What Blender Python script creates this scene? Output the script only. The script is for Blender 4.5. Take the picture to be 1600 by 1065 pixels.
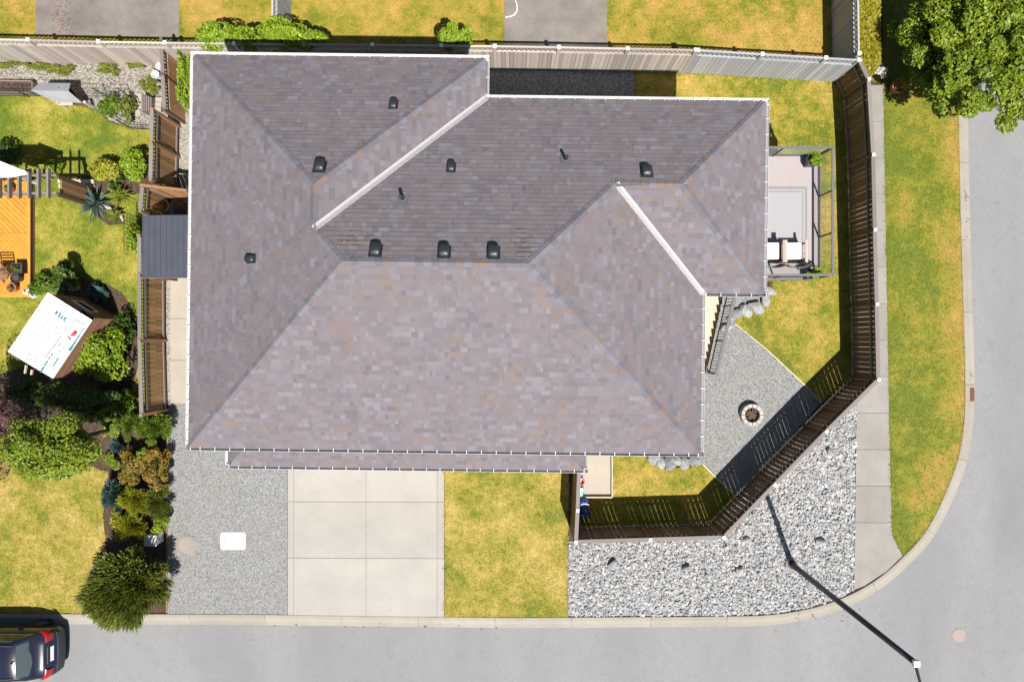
import bpy, bmesh, math, random
import numpy as np
from mathutils import Vector, Matrix, Quaternion

for o in list(bpy.data.objects):
    bpy.data.objects.remove(o)
scene = bpy.context.scene
COL = scene.collection
R = random.Random(7)
NR = np.random.default_rng(11)

# ------------------------------------------------------------------ camera, sky, sun, exposure
CAM_H = 25.0
cam_d = bpy.data.cameras.new('camera')
cam_d.lens = 24.0
cam_d.sensor_width = 36.0
cam_d.clip_end = 2000
cam = bpy.data.objects.new('camera', cam_d)
cam.location = (0, 0, CAM_H)
COL.objects.link(cam)
scene.camera = cam

SUN = Vector((0.19, -0.53, 1.0)).normalized()
world = bpy.data.worlds.new('World')
scene.world = world
world.use_nodes = True
wn = world.node_tree
sky = wn.nodes.new('ShaderNodeTexSky')
sky.sky_type = 'NISHITA'
sky.sun_disc = False
sky.sun_elevation = math.asin(SUN.z)
sky.sun_rotation = math.atan2(SUN.x, SUN.y)
wn.links.new(sky.outputs[0], wn.nodes['Background'].inputs[0])
wn.nodes['Background'].inputs[1].default_value = 0.05
sl = bpy.data.lights.new('sun', 'SUN')
sl.energy = 5.0
sl.angle = math.radians(0.5)
sl.color = (1.0, 0.96, 0.90)
so = bpy.data.objects.new('sun', sl)
so.rotation_euler = (-SUN).to_track_quat('-Z', 'Y').to_euler()
so.location = (10, -20, 40)
COL.objects.link(so)
scene.view_settings.view_transform = 'Standard'
scene.view_settings.look = 'None'
scene.view_settings.gamma = 1
scene.view_settings.exposure = 0.68

S = 37.5 / 1600.0


def P(px, py, z=0.0):
    """plan position (metres) of a thing at height z measured on the survey picture"""
    k = S * (CAM_H - z) / CAM_H
    return Vector(((px - 800) * k, (532.5 - py) * k, z))


def G(pts):
    return [(P(x, y).x, P(x, y).y) for x, y in pts]


# ------------------------------------------------------------------ materials
class NM:
    def __init__(s, name):
        s.m = bpy.data.materials.new(name)
        s.m.use_nodes = True
        s.nt = s.m.node_tree
        s.b = s.nt.nodes['Principled BSDF']
        s.b.inputs['Roughness'].default_value = 0.85
        s.b.inputs['Specular IOR Level'].default_value = 0.25

    def n(s, t, **kw):
        x = s.nt.nodes.new(t)
        for k, v in kw.items():
            setattr(x, k, v)
        return x

    def l(s, a, b):
        s.nt.links.new(a, b)

    def pos(s, scale=(1, 1, 1), obj=False):
        mp = s.n('ShaderNodeMapping')
        mp.inputs['Scale'].default_value = scale
        if obj:
            s.l(s.n('ShaderNodeTexCoord').outputs['Object'], mp.inputs['Vector'])
        else:
            s.l(s.n('ShaderNodeNewGeometry').outputs['Position'], mp.inputs['Vector'])
        return mp.outputs[0]

    def noise(s, scale, detail=4, rough=.55, vec=None, dist=0.0):
        t = s.n('ShaderNodeTexNoise')
        t.inputs['Scale'].default_value = scale
        t.inputs['Detail'].default_value = detail
        t.inputs['Roughness'].default_value = rough
        t.inputs['Distortion'].default_value = dist
        s.l(vec if vec is not None else s.pos(), t.inputs['Vector'])
        return t.outputs['Fac']

    def vor(s, scale, vec=None):
        t = s.n('ShaderNodeTexVoronoi')
        t.inputs['Scale'].default_value = scale
        s.l(vec if vec is not None else s.pos(), t.inputs['Vector'])
        return t

    def ramp(s, fac, stops):
        r = s.n('ShaderNodeValToRGB')
        e = r.color_ramp.elements
        while len(e) < len(stops):
            e.new(0.5)
        for i, (p, c) in enumerate(stops):
            e[i].position = p
            e[i].color = (c[0], c[1], c[2], 1)
        s.l(fac, r.inputs[0])
        return r.outputs[0]

    def mix(s, fac, a, b, mode='MIX'):
        m = s.n('ShaderNodeMix', data_type='RGBA', blend_type=mode)
        if isinstance(fac, (int, float)):
            m.inputs[0].default_value = fac
        else:
            s.l(fac, m.inputs[0])
        for i, v in ((6, a), (7, b)):
            if isinstance(v, tuple):
                m.inputs[i].default_value = (v[0], v[1], v[2], 1)
            else:
                s.l(v, m.inputs[i])
        return m.outputs[2]

    def math(s, op, a, b=None):
        m = s.n('ShaderNodeMath', operation=op)
        for i, v in ((0, a), (1, b)):
            if v is None:
                continue
            if isinstance(v, (int, float)):
                m.inputs[i].default_value = v
            else:
                s.l(v, m.inputs[i])
        return m.outputs[0]

    def bump(s, h, strength=.5, dist=.02):
        b = s.n('ShaderNodeBump')
        b.inputs['Strength'].default_value = strength
        b.inputs['Distance'].default_value = dist
        s.l(h, b.inputs['Height'])
        s.l(b.outputs[0], s.b.inputs['Normal'])

    def rand(s):
        return s.n('ShaderNodeObjectInfo').outputs['Random']

    def color(s, c):
        if isinstance(c, tuple):
            s.b.inputs['Base Color'].default_value = (c[0], c[1], c[2], 1)
        else:
            s.l(c, s.b.inputs['Base Color'])


def sc(c, k):
    return (c[0] * k, c[1] * k, c[2] * k)


def plain(name, c, rough=.6, var=.15, scale=8, metal=0.0, spec=.3, bump=0.0, objrand=0.0, obj=False, vscale=(1, 1, 1)):
    m = NM(name)
    m.b.inputs['Roughness'].default_value = rough
    m.b.inputs['Metallic'].default_value = metal
    m.b.inputs['Specular IOR Level'].default_value = spec
    n = m.noise(scale, 5, .6, m.pos(vscale, obj))
    col = m.ramp(n, [(.25, sc(c, 1 - var)), (.75, sc(c, 1 + var))])
    if objrand:
        f = m.math('MULTIPLY_ADD', m.rand(), 2 * objrand)
        f.node.inputs[2].default_value = 1 - objrand
        h = m.n('ShaderNodeVectorMath', operation='SCALE')
        m.l(col, h.inputs[0])
        m.l(f, h.inputs['Scale'])
        col = h.outputs[0]
    m.color(col)
    if bump:
        m.bump(n, bump, .01)
    return m.m


def lawn_mat(name, green, yellow, tan, bias, dry=None):
    m = NM(name)
    big = m.noise(.5, 3, .6)
    mid = m.noise(2.4, 6, .75)
    fine = m.noise(13, 4, .75)
    a = m.math('MULTIPLY_ADD', mid, .62)
    m.l(big, a.node.inputs[2])
    a = m.math('MULTIPLY_ADD', fine, .34)
    a0 = a
    # sum of the three scales, centred near 1
    t = m.math('MULTIPLY_ADD', mid, .7)
    m.l(m.math('MULTIPLY', big, .8), t.node.inputs[2])
    u = m.math('MULTIPLY_ADD', fine, .5)
    m.l(t, u.node.inputs[2])
    v = m.math('MULTIPLY_ADD', u, 1.35)
    v.node.inputs[2].default_value = -.85
    if dry:  # grass parched beside the warm kerb
        sx = m.n('ShaderNodeSeparateXYZ')
        m.l(m.pos(), sx.inputs[0])
        w_ = m.math('MULTIPLY', m.math('SUBTRACT', sx.outputs[0], dry[0]), dry[1])
        v = m.math('ADD', v, w_)
    c = m.ramp(v, [(.30 + bias, green), (.48 + bias, yellow), (.63 + bias, tan), (.76 + bias, sc(tan, 1.2))])
    sp = m.noise(20, 4, .8)
    c = m.mix(m.ramp(sp, [(.5, (0, 0, 0)), (.7, (.7, .7, .7))]), c, sc(green, .8))
    c = m.mix(m.ramp(m.noise(24, 3, .8, m.pos((1.1, 1, 1))), [(.56, (0, 0, 0)), (.72, (.5, .5, .5))]), c, sc(tan, 1.1))
    m.color(c)
    m.b.inputs['Roughness'].default_value = .8
    m.bump(fine, .6, .03)
    return m.m


M = {}
M['lawn_west'] = lawn_mat('lawn_west', (.092, .135, .010), (.205, .205, .020), (.31, .26, .05), .06)
M['lawn_gold'] = lawn_mat('lawn_gold', (.125, .145, .016), (.25, .215, .03), (.36, .265, .075), -.01)
M['lawn_mixed'] = lawn_mat('lawn_mixed', (.105, .135, .011), (.24, .21, .022), (.36, .25, .06), .03)
M['lawn_verge'] = lawn_mat('lawn_verge', (.11, .138, .012), (.21, .195, .020), (.30, .20, .045), .04, (15.3, .10))
M['lawn_north'] = lawn_mat('lawn_north', (.12, .14, .012), (.25, .205, .022), (.36, .225, .055), 0)


def gravel_mat(name, dark, mid, light, scale):
    m = NM(name)
    v = m.vor(scale)
    rc = m.n('ShaderNodeSeparateColor')
    m.l(v.outputs['Color'], rc.inputs[0])
    n2 = m.noise(scale * 1.3, 3, .7)
    f = m.math('MULTIPLY_ADD', n2, .5)
    m.l(m.math('MULTIPLY', rc.outputs[0], .55), f.node.inputs[2])
    c = m.ramp(f, [(.22, dark), (.5, mid), (.82, light)])
    big = m.noise(.7, 4, .6)
    c = m.mix(m.ramp(big, [(.45, (0, 0, 0)), (.8, (.45, .45, .45))]), c, sc((mid[0] * 1.08, mid[1] * .95, mid[2] * .8), .95))
    m.color(c)
    inv = m.math('SUBTRACT', 1.0, v.outputs['Distance'])
    m.bump(inv, .9, .025)
    return m.m


M['gravel'] = gravel_mat('gravel', (.11, .112, .114), (.23, .23, .227), (.36, .36, .355), 36)
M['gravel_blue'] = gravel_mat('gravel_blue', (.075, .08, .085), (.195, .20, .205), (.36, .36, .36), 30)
M['gravel_side'] = gravel_mat('gravel_side', (.12, .11, .09), (.27, .25, .215), (.45, .42, .37), 26)
M['gravel_weedy'] = gravel_mat('gravel_weedy', (.09, .085, .07), (.22, .2, .17), (.38, .35, .3), 18)
M['rock_base'] = gravel_mat('rock_base', (.10, .10, .10), (.2, .2, .2), (.32, .32, .32), 24)


def soil_mat():
    m = NM('mulch')
    a = m.noise(9, 6, .75)
    m.color(m.ramp(a, [(.3, (.03, .02, .013)), (.55, (.08, .054, .035)), (.75, (.15, .11, .07))]))
    m.bump(a, .9, .05)
    return m.m


M['mulch'] = soil_mat()


def concrete_mat(name, c, stain=.12, speck=.1, joint_dirt=True):
    m = NM(name)
    a = m.noise(.8, 6, .7)
    b = m.noise(32, 5, .8)
    d = m.noise(5, 6, .75)
    col = m.ramp(a, [(.3, sc(c, 1 - stain)), (.7, sc(c, 1 + stain * .6))])
    col = m.mix(m.ramp(d, [(.5, (0, 0, 0)), (.85, (.5, .5, .5))]), col, sc((c[0], c[1] * .95, c[2] * .86), .8))
    col = m.mix(m.ramp(b, [(.4, (0, 0, 0)), (.8, (speck * 4,) * 3)]), col, sc(c, .62))
    f = m.math('MULTIPLY_ADD', m.rand(), .12)
    f.node.inputs[2].default_value = .94
    h = m.n('ShaderNodeVectorMath', operation='SCALE')
    m.l(col, h.inputs[0])
    m.l(f, h.inputs['Scale'])
    m.color(h.outputs[0])
    m.b.inputs['Roughness'].default_value = .9
    m.bump(b, .25, .006)
    return m.m


M['drive'] = concrete_mat('driveway_concrete', (.34, .317, .288), .10, .06)
M['walk'] = concrete_mat('sidewalk_concrete', (.27, .25, .23), .14, .07)
M['kerb'] = concrete_mat('kerb_concrete', (.30, .275, .235), .12, .05)
M['path'] = concrete_mat('path_concrete', (.355, .318, .27), .10, .04)
M['pad'] = concrete_mat('pad_concrete', (.215, .19, .17), .38, .16)
M['joint'] = plain('joint_dirt', (.15, .138, .12), .95, .3, 20)


def asphalt_mat():
    m = NM('asphalt')
    big = m.noise(.25, 4, .6, m.pos((1, .35, 1)), .4)
    mid = m.noise(3, 5, .7)
    fine = m.noise(34, 4, .85)
    c = m.ramp(big, [(.3, (.20, .20, .204)), (.7, (.272, .27, .27))])
    c = m.mix(m.ramp(mid, [(.5, (0, 0, 0)), (.8, (.7, .7, .7))]), c, (.19, .19, .196))
    c = m.mix(m.ramp(m.noise(1.7, 2, .5), [(.70, (0, 0, 0)), (.74, (.35, .35, .35))]), c, (.15, .15, .155))
    c = m.mix(m.ramp(fine, [(.42, (0, 0, 0)), (.72, (.85, .85, .85))]), c, (.15, .15, .153))
    c = m.mix(m.ramp(m.noise(48, 2, .7), [(.62, (0, 0, 0)), (.8, (.5, .5, .5))]), c, (.42, .42, .42))
    m.color(c)
    m.b.inputs['Roughness'].default_value = .9
    m.bump(fine, .4, .008)
    return m.m


M['asphalt'] = asphalt_mat()


def shingle_mat(objcol):
    m = NM('shingle_cap' if objcol else 'shingle')
    if objcol:
        c = m.ramp(m.rand(), [(0, (.138, .13, .152)), (.3, (.163, .152, .178)), (.55, (.183, .172, .20)), (.75, (.178, .142, .145)), (.9, (.20, .147, .128))])
        c.node.color_ramp.interpolation = 'CONSTANT'
    else:
        at = m.n('ShaderNodeAttribute')
        at.attribute_name = 'tint'
        c = at.outputs['Color']
    g = m.noise(130, 3, .8)
    c = m.mix(m.ramp(g, [(.35, (.0, .0, .0)), (.7, (.55, .55, .55))]), c, (.09, .085, .092))
    w = m.noise(1.1, 5, .6)
    c = m.mix(m.ramp(w, [(.5, (0, 0, 0)), (.8, (.3, .3, .3))]), c, (.20, .19, .205))
    m.color(c)
    m.b.inputs['Roughness'].default_value = .95
    m.b.inputs['Specular IOR Level'].default_value = .1
    m.bump(g, .4, .004)
    return m.m


M['shingle'] = shingle_mat(False)
M['cap'] = shingle_mat(True)
M['felt'] = plain('roof_felt', (.045, .042, .045), .95)


def leaf_mat(name, dark, mid, light, gloss=.45, trans=.25):
    m = NM(name)
    at = m.n('ShaderNodeAttribute')
    at.attribute_name = 'tone'
    c = m.ramp(at.outputs['Fac'], [(0.05, dark), (.5, mid), (.95, light)])
    m.color(c)
    m.b.inputs['Roughness'].default_value = gloss
    m.b.inputs['Specular IOR Level'].default_value = .3
    tr = m.n('ShaderNodeBsdfTranslucent')
    m.l(c, tr.inputs[0])
    mx = m.n('ShaderNodeMixShader')
    mx.inputs[0].default_value = trans
    out = m.nt.nodes['Material Output']
    m.l(m.b.outputs[0], mx.inputs[1])
    m.l(tr.outputs[0], mx.inputs[2])
    m.l(mx.outputs[0], out.inputs[0])
    return m.m


M['leaf_tree'] = leaf_mat('leaf_tree', (.06, .105, .008), (.175, .245, .015), (.34, .39, .04))
M['leaf_lime'] = leaf_mat('leaf_lime', (.10, .17, .008), (.20, .30, .015), (.33, .40, .04))
M['leaf_yellow'] = leaf_mat('leaf_yellow', (.15, .17, .01), (.30, .30, .02), (.42, .38, .05))
M['leaf_green'] = leaf_mat('leaf_green', (.045, .09, .007), (.11, .185, .014), (.20, .27, .035))
M['leaf_cedar'] = leaf_mat('leaf_cedar', (.07, .13, .015), (.16, .25, .03), (.27, .36, .06))
M['leaf_mid'] = leaf_mat('leaf_mid', (.075, .125, .009), (.19, .255, .02), (.33, .38, .045))
M['leaf_olive'] = leaf_mat('leaf_olive', (.06, .085, .010), (.145, .175, .024), (.28, .29, .06))
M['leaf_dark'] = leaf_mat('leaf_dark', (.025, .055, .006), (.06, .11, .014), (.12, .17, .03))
M['leaf_purple'] = leaf_mat('leaf_purple', (.03, .010, .02), (.10, .028, .052), (.20, .065, .09))
M['leaf_blue'] = leaf_mat('leaf_blue', (.03, .06, .055), (.07, .125, .11), (.14, .20, .17))
M['leaf_bronze'] = leaf_mat('leaf_bronze', (.08, .085, .012), (.22, .16, .022), (.42, .24, .04))
M['leaf_white'] = leaf_mat('petal_white', (.55, .55, .5), (.7, .7, .66), (.85, .85, .8))
M['leaf_gold_hedge'] = leaf_mat('leaf_gold_hedge', (.15, .14, .008), (.27, .24, .015), (.38, .32, .03))
M['leaf_weed'] = leaf_mat('leaf_weed', (.09, .13, .012), (.18, .21, .025), (.3, .29, .06))
M['bark'] = plain('bark', (.11, .08, .055), .9, .3, 20, bump=.6)

M['wood_dark'] = plain('wood_dark', (.16, .10, .062), .75, .3, 6, objrand=.25, obj=True, vscale=(6, 6, 1))
M['wood_brown'] = plain('wood_brown', (.34, .19, .095), .75, .22, 6, objrand=.3, obj=True, vscale=(6, 6, 1))
M['wood_grey'] = plain('wood_grey', (.185, .158, .143), .8, .2, 6, objrand=.12, obj=True, vscale=(6, 6, 1))
M['wood_pale'] = plain('wood_pale', (.40, .35, .31), .8, .2, 5, objrand=.22, obj=True, vscale=(6, 6, 1))
M['wood_silver'] = plain('wood_silver', (.33, .335, .35), .75, .16, 5, objrand=.16, obj=True, vscale=(6, 6, 1))
M['wood_stair'] = plain('wood_stair', (.45, .385, .295), .7, .12, 4, objrand=.06)
M['wood_orange'] = plain('wood_orange', (.52, .23, .035), .55, .12, 3, objrand=.1)
M['wood_red'] = plain('wood_redbrown', (.22, .12, .075), .75, .25, 5, objrand=.2, vscale=(3, 3, 1))
M['white_paint'] = plain('white_paint', (.78, .78, .77), .4, .04, 3)
M['white_metal'] = plain('white_metal', (.62, .61, .60), .35, .06, 4, spec=.5)
M['gutter_dirt'] = plain('gutter_dirt', (.035, .036, .042), .9, .4, 10)
M['valley'] = plain('valley_metal', (.40, .375, .38), .45, .06, 4, spec=.5)
M['black_plastic'] = plain('black_plastic', (.022, .026, .032), .42, .2, 8, spec=.5)
M['black_metal'] = plain('black_metal', (.025, .025, .028), .45, .2, 8, spec=.5)
M['rail_grey'] = plain('rail_grey', (.13, .125, .135), .5, .1, 6, spec=.4)
M['pole_dark'] = plain('pole_dark', (.035, .04, .055), .5, .15, 3, spec=.4)
M['siding'] = plain('siding', (.42, .41, .38), .7, .05, 2)
M['slate_metal'] = plain('slate_metal', (.06, .065, .085), .45, .12, 2, spec=.5)
M['sheet_white'] = plain('sheet_white', (.66, .67, .70), .4, .03, 2)
M['teal'] = plain('teal_print', (.012, .13, .17), .5, .05)
M['ink'] = plain('ink_print', (.10, .07, .09), .6, .2)
M['red_print'] = plain('red_print', (.36, .02, .035), .5, .1)
M['terracotta'] = plain('terracotta', (.38, .14, .07), .8, .15, 10)
M['blue_plastic'] = plain('blue_plastic', (.03, .09, .42), .4, .1, spec=.5)
M['pink_plastic'] = plain('pink_plastic', (.62, .16, .17), .45, .1, spec=.5)
M['teal_plastic'] = plain('teal_plastic', (.12, .42, .42), .45, .1, spec=.5)
M['sand'] = concrete_mat('sand', (.40, .35, .29), .1, .08)
M['vinyl'] = concrete_mat('deck_vinyl', (.34, .30, .295), .04, .12)
M['rug'] = plain('rug', (.31, .305, .315), .95, .05, 40)
M['rug_grey'] = plain('rug_grey', (.22, .215, .225), .95, .05, 40)
M['cushion'] = plain('cushion', (.8, .8, .8), .9, .02, 6)
M['grey_sheet'] = plain('grey_sheet', (.27, .28, .30), .55, .12, 2, spec=.4)
M['rust'] = plain('rust', (.19, .09, .06), .85, .3, 20)
M['manhole'] = plain('manhole_iron', (.30, .235, .22), .8, .15, 18)
M['lid_white'] = plain('lid_white', (.74, .74, .72), .55, .05, 5)
M['lid_concrete'] = concrete_mat('lid_concrete', (.31, .27, .235), .2, .1)
M['stone'] = concrete_mat('fire_stone', (.43, .40, .35), .15, .1)
M['ash'] = plain('ash', (.06, .05, .045), .95, .4, 14)
M['box_green'] = plain('utility_grey', (.42, .42, .42), .6, .1, 4)
M['moss'] = plain('moss', (.17, .115, .025), .95, .3, 30)
M['hose'] = plain('hose', (.7, .68, .65), .6, .05)


def rock_mat():
    m = NM('river_rock')
    at = m.n('ShaderNodeAttribute')
    at.attribute_name = 'tone'
    m2 = m.math('ADD', at.outputs['Fac'], 0.0)
    c = m.ramp(m2, [(0, (.15, .155, .165)), (.35, (.28, .283, .29)), (.7, (.40, .40, .395)), (.9, (.54, .53, .52)), (1, (.42, .36, .29))])
    n = m.noise(22, 5, .7)
    c = m.mix(m.ramp(n, [(.45, (0, 0, 0)), (.8, (.4, .4, .4))]), c, (.2, .2, .205))
    m.color(c)
    m.bump(n, .4, .01)
    return m.m


M['rock'] = rock_mat()


def rock_obj_mat():
    m = NM('river_rock_large')
    c = m.ramp(m.rand(), [(0, (.16, .165, .17)), (.4, (.27, .272, .275)), (.75, (.38, .38, .375)), (.93, (.48, .47, .455)), (1, (.38, .32, .26))])
    n = m.noise(16, 5, .7)
    c = m.mix(m.ramp(n, [(.45, (0, 0, 0)), (.8, (.55, .55, .55))]), c, (.17, .17, .175))
    m.color(c)
    m.bump(n, .4, .01)
    return m.m


M['rock_obj'] = rock_obj_mat()


def boulder_mat():
    m = NM('boulder')
    c = m.ramp(m.rand(), [(0, (.22, .223, .228)), (.5, (.30, .30, .302)), (1, (.40, .395, .385))])
    n = m.noise(7, 7, .75)
    c = m.mix(m.ramp(n, [(.42, (0, 0, 0)), (.7, (.7, .7, .7))]), c, (.15, .15, .152))
    m.color(c)
    m.bump(n, .9, .05)
    return m.m


M['boulder'] = boulder_mat()


def glass_mat(name, c, rough=.03, alpha=None):
    m = NM(name)
    m.b.inputs['Base Color'].default_value = (c[0], c[1], c[2], 1)
    m.b.inputs['Roughness'].default_value = rough
    m.b.inputs['Specular IOR Level'].default_value = .8
    if alpha is not None:
        m.b.inputs['Alpha'].default_value = alpha
    return m.m


M['glass_dark'] = glass_mat('window_glass', (.015, .02, .025))
M['glass_rear'] = glass_mat('rear_glass', (.06, .08, .085))  # base colour lifted to stand in for sky reflected in the pane
M['glass_clear'] = glass_mat('rail_glass', (.55, .62, .6), .02, .12)


def paint_mat(name, c):
    m = NM(name)
    m.b.inputs['Base Color'].default_value = (c[0], c[1], c[2], 1)
    m.b.inputs['Roughness'].default_value = .25
    m.b.inputs['Coat Weight'].default_value = 1.0
    m.b.inputs['Coat Roughness'].default_value = .03
    return m.m


M['car_paint'] = paint_mat('car_paint', (.012, .014, .028))
M['tail_red'] = paint_mat('tail_red', (.30, .008, .012))
M['tyre'] = plain('tyre', (.02, .02, .02), .9)
M['chrome'] = plain('chrome', (.6, .6, .62), .2, .05, metal=1)

# ------------------------------------------------------------------ mesh helpers
ORG = {}


def link(o, parent=None):
    COL.objects.link(o)
    if parent is not None:
        o.parent = parent
    return o


def thing(name, label, cat, loc=(0, 0, 0), group=None, rz=0.0):
    o = bpy.data.objects.new(name, None)
    o.empty_display_size = .2
    COL.objects.link(o)
    loc = Vector(loc)
    o.location = Matrix.Rotation(rz, 3, 'Z') @ loc if rz else loc
    o.rotation_euler = (0, 0, rz)
    o['label'] = label
    o['category'] = cat
    if group:
        o['group'] = group
    ORG[o] = loc
    return o


def tag(o, label=None, cat=None, group=None, kind=None):
    if label: o['label'] = label
    if cat: o['category'] = cat
    if group: o['group'] = group
    if kind: o['kind'] = kind
    return o


class MB:
    """collects geometry for one mesh"""

    def __init__(s):
        s.v, s.f, s.mi, s.t = [], [], [], []

    def face(s, pts, mi=0):
        b = len(s.v)
        s.v += [tuple(p) for p in pts]
        s.f.append(tuple(range(b, b + len(pts))))
        s.mi.append(mi)

    def box(s, c, d, rz=0.0, mi=0, M3=None):
        c = Vector(c)
        h = Vector(d) * .5
        m = M3 if M3 is not None else Matrix.Rotation(rz, 3, 'Z')
        b = len(s.v)
        for x in (-1, 1):
            for y in (-1, 1):
                for z in (-1, 1):
                    s.v.append(tuple(c + m @ Vector((x * h.x, y * h.y, z * h.z))))
        for q in ((0, 1, 3, 2), (4, 6, 7, 5), (0, 4, 5, 1), (2, 3, 7, 6), (0, 2, 6, 4), (1, 5, 7, 3)):
            s.f.append(tuple(b + i for i in q))
            s.mi.append(mi)
        return s

    def bar(s, a, b, w, h, mi=0, up=(0, 0, 1)):
        """beam from a to b, width w across, height h along up"""
        a, b = Vector(a), Vector(b)
        d = (b - a)
        L = d.length
        x = d / L
        u = Vector(up)
        y = u.cross(x)
        if y.length < 1e-5:
            y = Vector((0, 1, 0)).cross(x)
        y.normalize()
        z = x.cross(y)
        m = Matrix((x, y, z)).transposed()
        return s.box((a + b) / 2, (L, w, h), 0, mi, m)

    def prism(s, poly, z0, z1, mi=0, top=True, bottom=True):
        n = len(poly)
        A = sum(poly[i][0] * poly[(i + 1) % n][1] - poly[(i + 1) % n][0] * poly[i][1] for i in range(n))
        if A < 0:
            poly = poly[::-1]
        b = len(s.v)
        s.v += [(p[0], p[1], z0) for p in poly] + [(p[0], p[1], z1) for p in poly]
        for i in range(n):
            j = (i + 1) % n
            s.f.append((b + i, b + j, b + n + j, b + n + i))
            s.mi.append(mi)
        if top:
            s.f.append(tuple(range(b + n, b + 2 * n)))
            s.mi.append(mi)
        if bottom:
            s.f.append(tuple(range(b + n - 1, b - 1, -1)))
            s.mi.append(mi)
        return s

    def tube(s, pts, r, seg=8, mi=0, cap=True):
        pts = [Vector(p) for p in pts]
        rs = r if isinstance(r, (list, tuple)) else [r] * len(pts)
        b = len(s.v)
        ref = None
        for i, p in enumerate(pts):
            d = (pts[min(i + 1, len(pts) - 1)] - pts[max(i - 1, 0)]).normalized()
            if ref is None:
                ref = Vector((1, 0, 0)) if abs(d.x) < .9 else Vector((0, 1, 0))
            a = (ref - d * ref.dot(d)).normalized()
            ref = a
            c = d.cross(a)
            for k in range(seg):
                t = 2 * math.pi * k / seg
                s.v.append(tuple(p + (a * math.cos(t) + c * math.sin(t)) * rs[i]))
        for i in range(len(pts) - 1):
            for k in range(seg):
                k2 = (k + 1) % seg
                s.f.append((b + i * seg + k, b + i * seg + k2, b + (i + 1) * seg + k2, b + (i + 1) * seg + k))
                s.mi.append(mi)
        if cap:
            s.f.append(tuple(b + k for k in range(seg - 1, -1, -1)))
            s.f.append(tuple(b + (len(pts) - 1) * seg + k for k in range(seg)))
            s.mi += [mi, mi]
        return s

    def lathe(s, c, prof, seg=20, mi=0):
        """prof: list of (r, z) from bottom outside round to wherever it ends"""
        b = len(s.v)
        for r, z in prof:
            for k in range(seg):
                t = 2 * math.pi * k / seg
                s.v.append((c[0] + r * math.cos(t), c[1] + r * math.sin(t), c[2] + z))
        for i in range(len(prof) - 1):
            for k in range(seg):
                k2 = (k + 1) % seg
                s.f.append((b + i * seg + k, b + i * seg + k2, b + (i + 1) * seg + k2, b + (i + 1) * seg + k))
                s.mi.append(mi)
        s.f.append(tuple(b + k for k in range(seg - 1, -1, -1)))
        s.f.append(tuple(b + (len(prof) - 1) * seg + k for k in range(seg)))
        s.mi += [mi, mi]
        return s

    def loft(s, rings, mi=0, closed=True, caps=True):
        b = len(s.v)
        n = len(rings[0])
        for r in rings:
            s.v += [tuple(p) for p in r]
        for i in range(len(rings) - 1):
            for k in range(n if closed else n - 1):
                k2 = (k + 1) % n
                s.f.append((b + i * n + k, b + i * n + k2, b + (i + 1) * n + k2, b + (i + 1) * n + k))
                s.mi.append(mi)
        if caps:
            s.f.append(tuple(b + k for k in range(n - 1, -1, -1)))
            s.f.append(tuple(b + (len(rings) - 1) * n + k for k in range(n)))
            s.mi += [mi, mi]
        return s

    def build(s, name, mats, parent=None, smooth=False, tones=None, tints=None, bevel=0.0):
        if not isinstance(mats, (list, tuple)):
            mats = [mats]
        org = ORG.get(parent, Vector((0, 0, 0))) if parent is not None else Vector((0, 0, 0))
        me = bpy.data.meshes.new(name)
        v = [(p[0] - org.x, p[1] - org.y, p[2] - org.z) for p in s.v] if org.length else s.v
        me.from_pydata(v, [], s.f)
        for m in mats:
            me.materials.append(M[m] if isinstance(m, str) else m)
        if len(mats) > 1:
            me.polygons.foreach_set('material_index', s.mi)
        if tones is not None:
            a = me.attributes.new('tone', 'FLOAT', 'POINT')
            a.data.foreach_set('value', np.asarray(tones, dtype=np.float32))
        if tints is not None:
            a = me.attributes.new('tint', 'FLOAT_COLOR', 'POINT')
            a.data.foreach_set('color', np.asarray(tints, dtype=np.float32).ravel())
        if smooth:
            me.polygons.foreach_set('use_smooth', [True] * len(me.polygons))
        me.update()
        o = bpy.data.objects.new(name, me)
        link(o, parent)
        if parent is not None:
            ORG[o] = org
        if bevel:
            bv = o.modifiers.new('bevel', 'BEVEL')
            bv.width = bevel
            bv.segments = 2
            bv.limit_method = 'ANGLE'
        return o


UNIT = {}


def unit(mat):
    if mat not in UNIT:
        mb = MB()
        mb.box((0, 0, 0), (1, 1, 1))
        me = bpy.data.meshes.new('unit_' + mat)
        me.from_pydata(mb.v, [], mb.f)
        me.materials.append(M[mat])
        UNIT[mat] = me
    return UNIT[mat]


def piece(name, mat, parent, c, d, rz=0.0, M3=None):
    """one board-like piece sharing the unit block of its material"""
    o = bpy.data.objects.new(name, unit(mat))
    org = ORG.get(parent, Vector((0, 0, 0)))
    m = M3 if M3 is not None else Matrix.Rotation(rz, 3, 'Z')
    o.location = Vector(c) - org
    o.rotation_euler = m.to_euler()
    o.scale = d
    link(o, parent)
    return o


def pbar(name, mat, parent, a, b, w, h, up=(0, 0, 1)):
    a, b = Vector(a), Vector(b)
    x = (b - a).normalized()
    y = Vector(up).cross(x)
    if y.length < 1e-5:
        y = Vector((0, 1, 0)).cross(x)
    y.normalize()
    z = x.cross(y)
    return piece(name, mat, parent, (a + b) / 2, ((b - a).length, w, h), 0, Matrix((x, y, z)).transposed())


def struct(name, poly, z0, z1, mat):
    o = MB().prism(poly, z0, z1).build(name, mat)
    o['kind'] = 'structure'
    return o


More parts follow.
